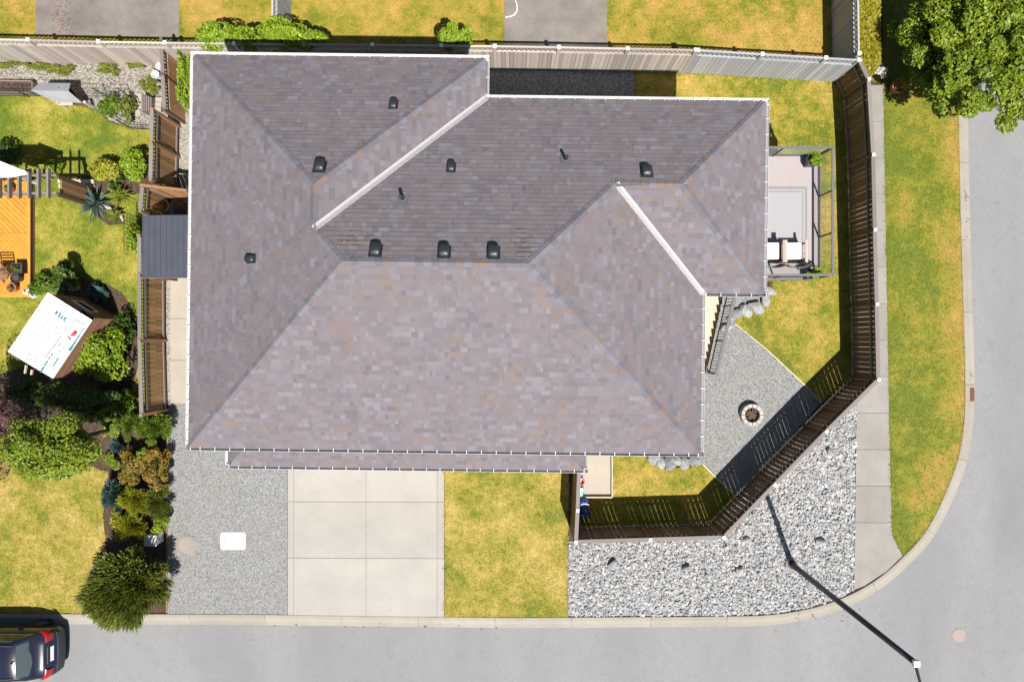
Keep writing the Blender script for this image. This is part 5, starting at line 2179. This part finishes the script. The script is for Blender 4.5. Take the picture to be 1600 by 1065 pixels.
# garden bicycle-like hose reel by the playhouse
c = P(92, 453, .4)
t = thing('hose_reel', 'grey wire hose reel leaning by the playhouse corner', 'hose reel', (c.x, c.y, 0))
cc = [(c.x + .22 * math.cos(2 * math.pi * k / 16), c.y + .05, .26 + .22 * math.sin(2 * math.pi * k / 16)) for k in range(17)]
MB().tube(cc, .018, 6, cap=False).build('ring', 'rail_grey', t)
cc = [(p[0], p[1] + .12, p[2]) for p in cc]
MB().tube(cc, .018, 6, cap=False).build('ring', 'rail_grey', t)
pbar('handle', 'rail_grey', t, (c.x - .05, c.y + .11, .2), (c.x + .12, c.y + .16, .62), .025, .025)

# ------------------------------------------------------------------ utility box in the shrub bed
c = P(237, 843, .45)
t = thing('utility_box', 'light grey utility box between the shrubs near the kerb', 'box', (c.x, c.y, 0))
MB().box((c.x, c.y, .26), (.42, .36, .52)).build('cabinet', 'box_green', t, bevel=.015)
MB().box((c.x, c.y, .545), (.45, .40, .045)).build('lid', 'box_green', t, bevel=.012)
piece('latch', 'black_metal', t, (c.x + .215, c.y, .35), (.02, .05, .08))

# ------------------------------------------------------------------ staircase beside the house
sx0, sx1 = 6.0, 7.07
y_top, y_bot = dS, -1.16
n = 12
st = thing('staircase', 'pale wooden staircase with dark baluster railing down to the gravel', 'stairs', ((sx0 + sx1) / 2, y_bot, 0))
run = (y_top - y_bot) / n
rise = ZD / n
for k in range(n - 1):
    z = ZD - (k + 1) * rise
    y = y_top - (k + .5) * run
    piece('tread', 'wood_stair', st, ((sx0 + sx1) / 2, y, z - .02), (sx1 - sx0 - .09, run + .02, .04))
    piece('riser', 'wood_stair', st, ((sx0 + sx1) / 2, y + run / 2 + .004, z + rise / 2 - .02), (sx1 - sx0 - .1, .014, rise - .045))
for x in (sx0 + .02, sx1 - .02):
    pbar('stringer', 'wood_dark', st, (x, y_top - .02, ZD - .17), (x, y_bot + .05, .06), .04, .26)
# saw-tooth end blocks that show past the treads
for k in range(n - 1):
    z = ZD - (k + 1) * rise
    y = y_top - (k + .5) * run
    piece('stringer_block', 'wood_dark', st, (sx1 + .03, y, z - .06), (.05, run * .86, .1))
rx = sx1 + .12
lo, hi = Vector((rx, y_bot - .02, .09)), Vector((rx, y_top, ZD + .09))
pbar('bottom_rail', 'black_metal', st, lo, hi, .035, .035)
pbar('handrail', 'rail_grey', st, lo + Vector((0, 0, .86)), hi + Vector((0, 0, .86)), .10, .045)
m = 34
for k in range(m + 1):
    c = lo.lerp(hi, k / m)
    piece('baluster', 'black_metal', st, (c.x, c.y, c.z + .43), (.018, .018, .84))
for f in (0.0, .36, .72, 1.0):
    c = lo.lerp(hi, f)
    piece('rail_post', 'black_metal', st, (c.x + .001, c.y + .03, c.z + .40), (.05, .05, .98))

# ------------------------------------------------------------------ potted plants on the deck
pot('planter', 'square dark planter with leafy plant at the back corner of the deck railing', 1271, 250, .17, .42, 'slate_metal', z0=ZD, square=True, plant=(.25, .22, 420, 'leaf_lime'))
pot('planter', 'square dark planter with leafy plant at the front corner of the deck railing', 1270, 428, .17, .42, 'slate_metal', z0=ZD, square=True, plant=(.27, .24, 460, 'leaf_lime'))

# ------------------------------------------------------------------ fire pit
c = P(1172, 647)
t = thing('fire_pit', 'round pale stone fire pit ring with charred wood on the patio gravel', 'fire pit', (c.x, c.y, 0))
for k in range(12):
    a0, a1 = 2 * math.pi * k / 12 + .02, 2 * math.pi * (k + 1) / 12 - .02
    ro, ri = .40, .27
    pl = [(c.x + r * math.cos(a), c.y + r * math.sin(a)) for r, a in ((ri, a0), (ro, a0), (ro, (a0 + a1) / 2), (ro, a1), (ri, a1), (ri, (a0 + a1) / 2))]
    MB().prism(pl, -.02, .26 + R.uniform(-.008, .008)).build('ring_stone', 'stone', t, bevel=.012)
MB().lathe((c.x, c.y, 0), [(.262, 0), (.262, .06)], 20).build('ash_bed', 'ash', t)
for k in range(5):
    a = k * 1.3
    d = Vector((math.cos(a), math.sin(a), 0)) * .19
    MB().tube([Vector((c.x, c.y, .1 + k * .012)) - d, Vector((c.x, c.y, .13 + k * .012)) + d], [.035, .03], 8).build('charred_log', 'bark', t)

# ------------------------------------------------------------------ sandbox and toys
a, b = P(907, 775), P(955.5, 690)
t = thing('sandbox', 'timber edged sandbox between lawn and house wall', 'sandbox', ((a.x + b.x) / 2, (a.y + b.y) / 2, 0))
for nm, p0, p1 in (('edge_board', (a.x, a.y), (b.x, a.y)), ('edge_board', (b.x, a.y), (b.x, b.y)), ('edge_board', (a.x, a.y), (a.x, b.y))):
    pbar(nm, 'wood_stair', t, (p0[0], p0[1], .09), (p1[0], p1[1], .09), .045, .18)
MB().prism([(a.x + .03, a.y + .03), (b.x - .03, a.y + .03), (b.x - .03, b.y), (a.x + .03, b.y)], -.1, .05).build('sand', 'sand', t)
c = P(908, 752, .3)
t = thing('toy_bucket', 'pink plastic toy bucket in the sandbox corner by the fence', 'toy', (c.x, c.y, .05))
MB().lathe((c.x, c.y, .05), [(.09, 0), (.13, .24), (.14, .24), (.12, .24), (.085, .02)], 16).build('body', 'pink_plastic', t)
MB().tube([(c.x - .13, c.y, .27), (c.x, c.y + .12, .33), (c.x + .13, c.y, .27)], .008, 5).build('handle', 'white_paint', t)
c = P(908, 768, .25)
t = thing('toy_truck', 'teal and white toy truck beside the pink toy bucket', 'toy', (c.x, c.y, .05))
MB().box((c.x, c.y, .15), (.16, .34, .1)).build('body', 'teal_plastic', t, bevel=.02)
MB().box((c.x, c.y + .09, .25), (.14, .12, .1)).build('cab', 'white_paint', t, bevel=.02)
for sx in (-1, 1):
    for sy in (-.11, .11):
        MB().tube([(c.x + sx * .07, c.y + sy, .1), (c.x + sx * .1, c.y + sy, .1)], .05, 10).build('wheel', 'tyre', t)
c = P(913, 795, .3)
t = thing('ride_on_toy', 'blue ride-on toy parked in the fence corner shade', 'toy', (c.x, c.y, 0))
rr = []
for s, w, z0, z1 in ((-.34, .1, .16, .26), (-.26, .15, .12, .34), (0, .16, .1, .30), (.14, .13, .12, .32), (.3, .14, .12, .40), (.37, .09, .16, .3)):
    rr.append([(c.x - w, c.y + s, z0), (c.x + w, c.y + s, z0), (c.x + w, c.y + s, z1 * .8), (c.x + w * .6, c.y + s, z1), (c.x - w * .6, c.y + s, z1), (c.x - w, c.y + s, z1 * .8)])
MB().loft(rr).build('body', 'blue_plastic', t, smooth=False)
MB().box((c.x, c.y - .08, .335), (.22, .24, .05)).build('seat', 'black_plastic', t, bevel=.02)
MB().tube([(c.x - .15, c.y + .2, .48), (c.x, c.y + .24, .5), (c.x + .15, c.y + .2, .48)], .016, 6).build('handlebar', 'lid_white', t)
MB().tube([(c.x, c.y + .26, .36), (c.x, c.y + .24, .5)], .02, 6).build('steering_column', 'lid_white', t)
for sx in (-1, 1):
    for sy in (-.22, .24):
        MB().tube([(c.x + sx * .15, c.y + sy, .11), (c.x + sx * .21, c.y + sy, .11)], .11, 14).build('wheel', 'tyre', t)

# hose on the neighbour's pad
pts = []
for k in range(30):
    s = k / 29
    x = 770 + 38 * math.sin(s * 2.6)
    y = -14 + 40 * s - 6 * math.sin(s * 6)
    pts.append((P(x, y).x, P(x, y).y, .035))
t = tag(MB().tube(pts, .022, 6).build('garden_hose', 'hose'), 'white garden hose curling onto the concrete pad', 'hose')

# dry leaves blown against the kerb and on the neighbour's pad
lt = []
for (px, py, n_l, sx_, sy_, zz) in ((1508, 306, 26, 3, 6, -.02), (1513, 588, 40, 4, 14, -.03), (1511, 345, 8, 3, 10, -.03), (95, 22, 60, 6, 16, .02), (105, 48, 30, 8, 8, .02), (600, 980, 18, 160, 3, -.085), (1290, 965, 14, 40, 6, -.07)):
    for k in range(n_l):
        c = P(px + R.gauss(0, sx_), py + R.gauss(0, sy_))
        a = R.uniform(0, 6.28)
        L, w_ = R.uniform(.02, .05), R.uniform(.01, .025)
        u_ = Vector((math.cos(a), math.sin(a), R.uniform(-.2, .2)))
        v_2 = Vector((-math.sin(a), math.cos(a), R.uniform(-.2, .2)))
        c.z = zz + .015
        lt.append([tuple(c - u_ * L), tuple(c + v_2 * w_), tuple(c + u_ * L), tuple(c - v_2 * w_)])
o = np_mesh('leaf_litter', np.array(lt), 4, 'rust')
tag(o, 'dry brown leaves scattered along the kerb and on the concrete pad', 'leaves', kind='stuff')
mo = MB()
for (px, py, n_m, sx_, sy_) in ((545, 376, 34, 9, 6), (818, 386, 70, 8, 14), (560, 372, 20, 12, 8)):
    for k in range(n_m):
        c, g2 = slope_at(px + R.gauss(0, sx_), py + R.gauss(0, sy_))
        if g2.y < .5:
            continue
        # settle in the step under a course
        v_k = N2 - c.y
        v_k = round(v_k / DV) * DV - .01
        q3 = Vector((c.x, N2 - v_k, ZE + PT * v_k + .012))
        d_, u_, n_2 = roof_frame(g2)
        L = R.uniform(.02, .07)
        mo.box(q3, (L * 2, .022, .014), 0, 0, Matrix((u_, d_, n_2)).transposed())
mo.build('roof_moss', 'moss', roof)['kind'] = 'stuff'

# ------------------------------------------------------------------ street lamp
b = P(1236, 880)
top = 7.7
t = thing('street_lamp', 'tall dark street lamp pole rising from the river rock bed', 'street lamp', (b.x, b.y, 0))
MB().lathe((b.x, b.y, 0), [(.24, -.1), (.24, .08), (.2, .12)], 20).build('concrete_footing', 'lid_concrete', t)
MB().lathe((b.x, b.y, .12), [(.17, 0), (.17, .03), (.11, .05), (.105, .5), (.09, .52)], 16).build('base_cover', 'pole_dark', t)
MB().tube([(b.x, b.y, .1), (b.x, b.y, 3.5), (b.x, b.y, top)], [.10, .088, .072], 14).build('pole', 'pole_dark', t, smooth=True)
MB().box((b.x, b.y, top + .04), (.17, .17, .10)).build('pole_cap', 'white_metal', t, bevel=.02)
am = MB().tube([(b.x, b.y, top - .02), (b.x + .03, b.y - .5, top + .2), (b.x + .06, b.y - 1.3, top + .32)], [.04, .035, .03], 8).build('arm', 'pole_dark', t)
MB().loft([[(b.x + .06 + sx * w, b.y - 1.2 - y, top + .32 + z * hh) for sx, z in ((-1, -.5), (1, -.5), (.8, .5), (-.8, .5))] for y, w, hh in ((0, .06, .08), (.12, .12, .14), (.5, .13, .14), (.62, .08, .08))]).build('lamp_head', 'pole_dark', t)

# ------------------------------------------------------------------ rocks
def rock_mesh(seed, sub=1, planes=5, cut=.22):
    g = random.Random(seed)
    bm = bmesh.new()
    bmesh.ops.create_icosphere(bm, subdivisions=sub, radius=.5)
    ph = [Vector((g.uniform(-1, 1), g.uniform(-1, 1), g.uniform(-1, 1))).normalized() for _ in range(planes)]
    for v in bm.verts:
        d = v.co.normalized()
        k = 1 + (g.uniform(-.07, .07) if cut < .5 else g.uniform(-.02, .02))
        for p_ in ph:
            k = min(k, .72 / max(d.dot(p_), .01)) if cut > .5 else k - cut * max(0, d.dot(p_) - .55)
        v.co = d * .5 * k
        v.co.x *= 1.18
        v.co.z *= .62
    v_ = [tuple(v.co) for v in bm.verts]
    f_2 = [tuple(x.index for x in f.verts) for f in bm.faces]
    bm.free()
    return v_, f_2


RM = [rock_mesh(40 + k) for k in range(9)]
RB = [rock_mesh(70 + k, 3, 9, .75) for k in range(6)]
pts = sample(ROCK, 720)
sizes = np.where(NR.random(len(pts)) < .06, NR.uniform(.10, .16, len(pts)), NR.uniform(.04, .088, len(pts)))
ordr = np.argsort(-sizes)
big_i = set(ordr[:300].tolist())
rock_me = []
for v_, f_2 in RM:
    me = bpy.data.meshes.new('stone')
    me.from_pydata(v_, [], f_2)
    me.materials.append(M['rock_obj'])
    rock_me.append(me)
av, af, at = [], [], []
for i, (x, y) in enumerate(pts):
    s = float(sizes[i])
    k = R.randrange(9)
    rot = Matrix.Rotation(R.uniform(0, 6.28), 3, 'Z') @ Matrix.Rotation(R.uniform(-.5, .5), 3, 'X')
    z = -.02 + s * .2 + R.uniform(0, .035)
    if i in big_i:
        o = bpy.data.objects.new('stone', rock_me[k])
        o.location = (x, y, z + .012)
        o.rotation_euler = rot.to_euler()
        o.scale = (s, s * R.uniform(.75, 1), s * R.uniform(.8, 1.1))
        link(o, rock_bed)
    else:
        v_, f_2 = RM[k]
        b = len(av)
        q = np.array(v_) * s @ np.array(rot.transposed()) + np.array([x, y, z])
        av += q.tolist()
        af += [tuple(b + j for j in f) for f in f_2]
        at += [min(1, max(0, R.gauss(.5, .25)))] * len(v_)
me = bpy.data.meshes.new('stones')
me.from_pydata(av, [], af)
a = me.attributes.new('tone', 'FLOAT', 'POINT')
a.data.foreach_set('value', np.array(at, dtype=np.float32))
me.materials.append(M['rock'])
o = link(bpy.data.objects.new('stones', me), rock_bed)
o['kind'] = 'stuff'
bould_me = []
for v_, f_2 in RB:
    me = bpy.data.meshes.new('boulder')
    me.from_pydata(v_, [], f_2)
    me.materials.append(M['boulder'])
    bould_me.append(me)


def boulder(label, group, px, py, s, zs=1.0):
    c = P(px, py, s * .25)
    o = bpy.data.objects.new('boulder', R.choice(bould_me))
    o.location = (c.x, c.y, s * .26 * zs)
    o.rotation_euler = (R.uniform(-.3, .3), R.uniform(-.3, .3), R.uniform(0, 6))
    s *= .88
    o.scale = (s, s * R.uniform(.7, .95), s * zs)
    COL.objects.link(o)
    tag(o, label, 'boulder', group)


for x, y, s in ((957, 882, .42), (1072, 886, .34), (1155, 891, .36), (1283, 847, .4), (1297, 706, .36), (1168, 842, .3)):
    boulder('larger grey boulder lying among the small river rocks', 'boulders in the river rock bed', x, y, s, 1.2)
for x, y, s in ((1152, 490, .5), (1166, 484, .62), (1182, 480, .66), (1197, 470, .5), (1204, 455, .55), (1142, 497, .34), (1136, 512, .45)):
    boulder('pale boulder in the row between deck corner and side lawn', 'boulders below the raised deck', x, y, s, .8)
for x, y, s in ((1022, 718, .52), (1033, 723, .5), (1046, 724, .6), (1058, 720, .5), (1070, 725, .52), (1083, 720, .45), (1092, 718, .5)):
    boulder('pale boulder in the row below the eave beside the small lawn', 'boulders along the house foot', x, y, s, .8)

# ------------------------------------------------------------------ car
cxr = P(107, 0).x
cy = (P(0, 970).y + P(0, 1043).y) / 2
zr0 = -.10
car = thing('parked_car', 'dark navy car with red tail lights parked at the kerb beside the conifer', 'car', (cxr - 2.2, cy, zr0))


def X(s):
    return cxr - s


ST = [  # distance from the tail, half width, floor z, deck z
    (0.00, .62, .36, .60), (.04, .74, .30, .66), (.12, .81, .27, .72), (.20, .84, .25, .93), (.30, .86, .22, 1.02), (.58, .885, .2, 1.06), (1.0, .90, .2, 1.05),
    (1.8, .90, .2, 1.03), (2.8, .90, .2, 1.0), (3.2, .89, .2, .98), (3.7, .87, .22, .90), (4.1, .82, .25, .80), (4.32, .72, .3, .68), (4.4, .55, .36, .58)]
rr = []
for s, w, z0, z1 in ST:
    h = z1 - z0
    half = [(0, z0), (w * .86, z0), (w * .97, z0 + h * .14), (w, z0 + h * .42), (w * .985, z0 + h * .72), (w * .94, z0 + h * .92), (w * .86, z1), (w * .45, z1 + .018), (0, z1 + .024)]
    ring = [(X(s), cy + y, zr0 + z) for y, z in half] + [(X(s), cy - y, zr0 + z) for y, z in half[-2:0:-1]]
    rr.append(ring)
body = MB().loft(rr).build('body', 'car_paint', car, smooth=True)
# cabin
CB = [(.56, .76, 1.05, .02), (.74, .71, 1.05, .22), (.96, .66, 1.05, .42), (1.3, .63, 1.04, .475), (2.0, .63, 1.03, .49), (2.45, .62, 1.02, .45), (2.9, .66, 1.0, .2), (3.2, .74, .98, .02)]
rr = []
for s, wt, zb, hh in CB:
    wb = .80
    f = hh / .49
    wtop = wb - (wb - wt) * f
    half = [(wb, zb - .02), (wb - (wb - wtop) * .5, zb + hh * .5), (wtop, zb + hh * .93), (wtop * .88, zb + hh), (0, zb + hh + .03 * f)]
    rr.append([(X(s), cy + y, zr0 + z) for y, z in half] + [(X(s), cy - y, zr0 + z) for y, z in half[-2::-1]])
MB().loft(rr, closed=False, caps=False).build('cabin', 'car_paint', car, smooth=True)


def strip(name, mat, s_list, half_list, parent):
    """curved patch across the car: for each station a half width and z"""
    rings2 = []
    for s, w, z in s_list:
        rings2.append([(X(s), cy + w * u, zr0 + z - .02 * u * u) for u in (-1, -.6, -.2, .2, .6, 1)])
    return MB().loft(rings2, closed=False, caps=False).build(name, mat, parent, smooth=True)


strip('rear_window', 'glass_rear', [(.60, .62, 1.115), (.74, .60, 1.305), (.93, .56, 1.492)], None, car)
strip('windscreen', 'glass_dark', [(2.5, .56, 1.495), (2.85, .6, 1.275), (3.1, .62, 1.10)], None, car)
for sg in (-1, 1):
    pts = [(X(.95), cy + sg * .792, zr0 + 1.08), (X(2.75), cy + sg * .792, zr0 + 1.06), (X(2.42), cy + sg * .69, zr0 + 1.42), (X(1.15), cy + sg * .69, zr0 + 1.44)]
    m2 = MB()
    m2.face(pts if sg < 0 else pts[::-1])
    m2.build('side_window', 'glass_dark', car)
    m2 = MB().tube([pts[0], pts[1], pts[2], pts[3], pts[0]], .011, 6)
    m2.build('window_trim', 'chrome', car)
    # tail light wrapping the corner
    rl = []
    for s, y, in ((.13, .50), (.145, .64), (.19, .76), (.27, .835), (.36, .868)):
        rl.append([(X(s) + .028, cy + sg * (y + .01), zr0 + .72), (X(s) + .02, cy + sg * (y + .012), zr0 + .86), (X(s + .05) + .02, cy + sg * (y + .004), zr0 + .985), (X(s + .09), cy + sg * (y - .03), zr0 + 1.01)])
    MB().loft(rl, closed=False, caps=False).build('tail_light', 'tail_red', car, smooth=True)
    # mirror
    MB().loft([[(X(2.75) + dx, cy + sg * (.88 + dy), zr0 + 1.02 + dz) for dx, dz in ((-.05, -.06), (.05, -.06), (.06, .05), (-.04, .06))] for dy in (0, .17)]).build('wing_mirror', 'car_paint', car)
    for s in (.82, 3.45):
        wh = MB().tube([(X(s), cy + sg * .70, zr0 + .315), (X(s), cy + sg * .90, zr0 + .315)], .315, 24).build('wheel', 'tyre', car)
        MB().tube([(X(s), cy + sg * .89, zr0 + .315), (X(s), cy + sg * .908, zr0 + .315)], .205, 16).build('rim', 'chrome', wh)
    MB().loft([[(X(4.28), cy + sg * (.5 + k * .08), zr0 + .62), (X(4.30 - k * .03), cy + sg * (.5 + k * .08), zr0 + .72)] for k in range(4)], closed=False, caps=False).build('headlight', 'chrome', car)
    m2 = MB().tube([(X(1.02), cy + sg * .56, zr0 + 1.525), (X(1.3), cy + sg * .58, zr0 + 1.545), (X(2.3), cy + sg * .58, zr0 + 1.55)], .014, 6)
    m2.build('roof_rail', 'chrome', car)
# bumper, plate, antenna
rr = []
for u in np.linspace(-1, 1, 13):
    bow = .10 * (abs(u) ** 3) + (.12 if abs(u) > .95 else 0)
    rr.append([(X(-.05 + bow), cy + .83 * u, zr0 + .34), (X(-.06 + bow), cy + .83 * u, zr0 + .58), (X(-.02 + bow), cy + .83 * u, zr0 + .67), (X(.2), cy + .8 * u, zr0 + .67), (X(.2), cy + .8 * u, zr0 + .34)])
MB().loft(rr).build('rear_bumper', 'black_plastic', car, smooth=False)
m2 = MB()
m2.face([(X(.105), cy - .26, zr0 + .72), (X(.105), cy + .26, zr0 + .72), (X(.15), cy + .26, zr0 + .86), (X(.15), cy - .26, zr0 + .86)])
pl = m2.build('number_plate', 'lid_white', car)
MB().tube([(X(1.05), cy, zr0 + 1.55), (X(.92), cy, zr0 + 1.6)], [.03, .01], 8).build('antenna', 'black_plastic', car)
for sg in (-1, 1):
    MB().tube([(X(.30), cy + sg * .70, zr0 + 1.03), (X(.58), cy + sg * .74, zr0 + 1.082)], .008, 5).build('panel_gap', 'black_plastic', car)
    for s_ in (1.05, 1.95, 2.95):
        MB().tube([(X(s_), cy + sg * .895, zr0 + .3), (X(s_), cy + sg * .90, zr0 + .7), (X(s_), cy + sg * .85, zr0 + 1.0)], .006, 5).build('door_gap', 'black_plastic', car)
    MB().box((X(1.2), cy + sg * .905, zr0 + .86), (.18, .03, .035)).build('door_handle', 'car_paint', car)
MB().tube([(X(.27), cy - .7, zr0 + 1.012), (X(.25), cy, zr0 + 1.022), (X(.27), cy + .7, zr0 + 1.012)], .007, 5).build('panel_gap', 'black_plastic', car)
MB().tube([(X(.60), cy + .02, zr0 + 1.12), (X(.66), cy + .3, zr0 + 1.215), (X(.68), cy + .42, zr0 + 1.225)], .012, 5).build('rear_wiper', 'black_plastic', car)
pbar('tailgate_trim', 'chrome', car, (X(.19), cy - .3, zr0 + .955), (X(.19), cy + .3, zr0 + .955), .015, .03)

# ------------------------------------------------------------------ grass blades on every lawn
for o, mt, g in lawn_objs:
    # only where the lawn can be seen
    lim = [(-19.5, -10.5), (19.5, -10.5), (19.5, 13.2), (-19.5, 13.2)]
    p = sample(g, 230)
    p = p[(p[:, 0] > -19.5) & (p[:, 0] < 19.5) & (p[:, 1] > -13) & (p[:, 1] < 13.2)]
    for pg in [q[0] for q in PADS] + BEDS:
        p = p[~inside(pg, p[:, 0], p[:, 1])]
    n = len(p)
    if n == 0:
        continue
    blades = []
    for k in range(3):
        a = NR.uniform(0, 2 * math.pi, n)
        el = NR.uniform(.15, .75, n)
        L = NR.uniform(.04, .085, n)
        w = NR.uniform(.006, .013, n)
        q = p + NR.normal(0, .02, (n, 2))
        b0 = np.stack([q[:, 0], q[:, 1], np.full(n, -.005)], 1)
        d = np.stack([np.cos(a) * np.cos(el), np.sin(a) * np.cos(el), np.sin(el)], 1)
        s = np.stack([-np.sin(a), np.cos(a), np.zeros(n)], 1) * w[:, None]
        blades.append(np.stack([b0 - s, b0 + s, b0 + d * L[:, None]], 1))
    # longer tufts straggling over the borders
    gp = np.array(g)
    nx = np.roll(gp, -1, axis=0)
    ep = []
    for A_, B_ in zip(gp, nx):
        L_ = np.linalg.norm(B_ - A_)
        kk = int(min(L_, 60) * 70)
        tt = NR.random((kk, 1))
        ep.append(A_ + (B_ - A_) * tt + NR.normal(0, .018, (kk, 2)))
    ep = np.concatenate(ep)
    ep = ep[(np.abs(ep[:, 0]) < 19.5) & (np.abs(ep[:, 1]) < 13.2)]
    wob = np.sin(ep[:, 0] * 5.1 + ep[:, 1] * 3.7) + np.sin(ep[:, 0] * 11.3 - ep[:, 1] * 8.9) > -.5
    ep = ep[wob]
    m_ = len(ep)
    a = NR.uniform(0, 2 * math.pi, m_)
    el = NR.uniform(.1, .6, m_)
    L = NR.uniform(.05, .13, m_)
    b0 = np.stack([ep[:, 0], ep[:, 1], np.full(m_, -.005)], 1)
    d = np.stack([np.cos(a) * np.cos(el), np.sin(a) * np.cos(el), np.sin(el)], 1)
    s = np.stack([-np.sin(a), np.cos(a), np.zeros(m_)], 1) * NR.uniform(.007, .016, m_)[:, None]
    blades.append(np.stack([b0 - s, b0 + s, b0 + d * L[:, None]], 1))
    ORG[o] = Vector((0, 0, 0))
    gg = np_mesh('grass', np.concatenate(blades), 3, mt, o)
    gg['kind'] = 'stuff'
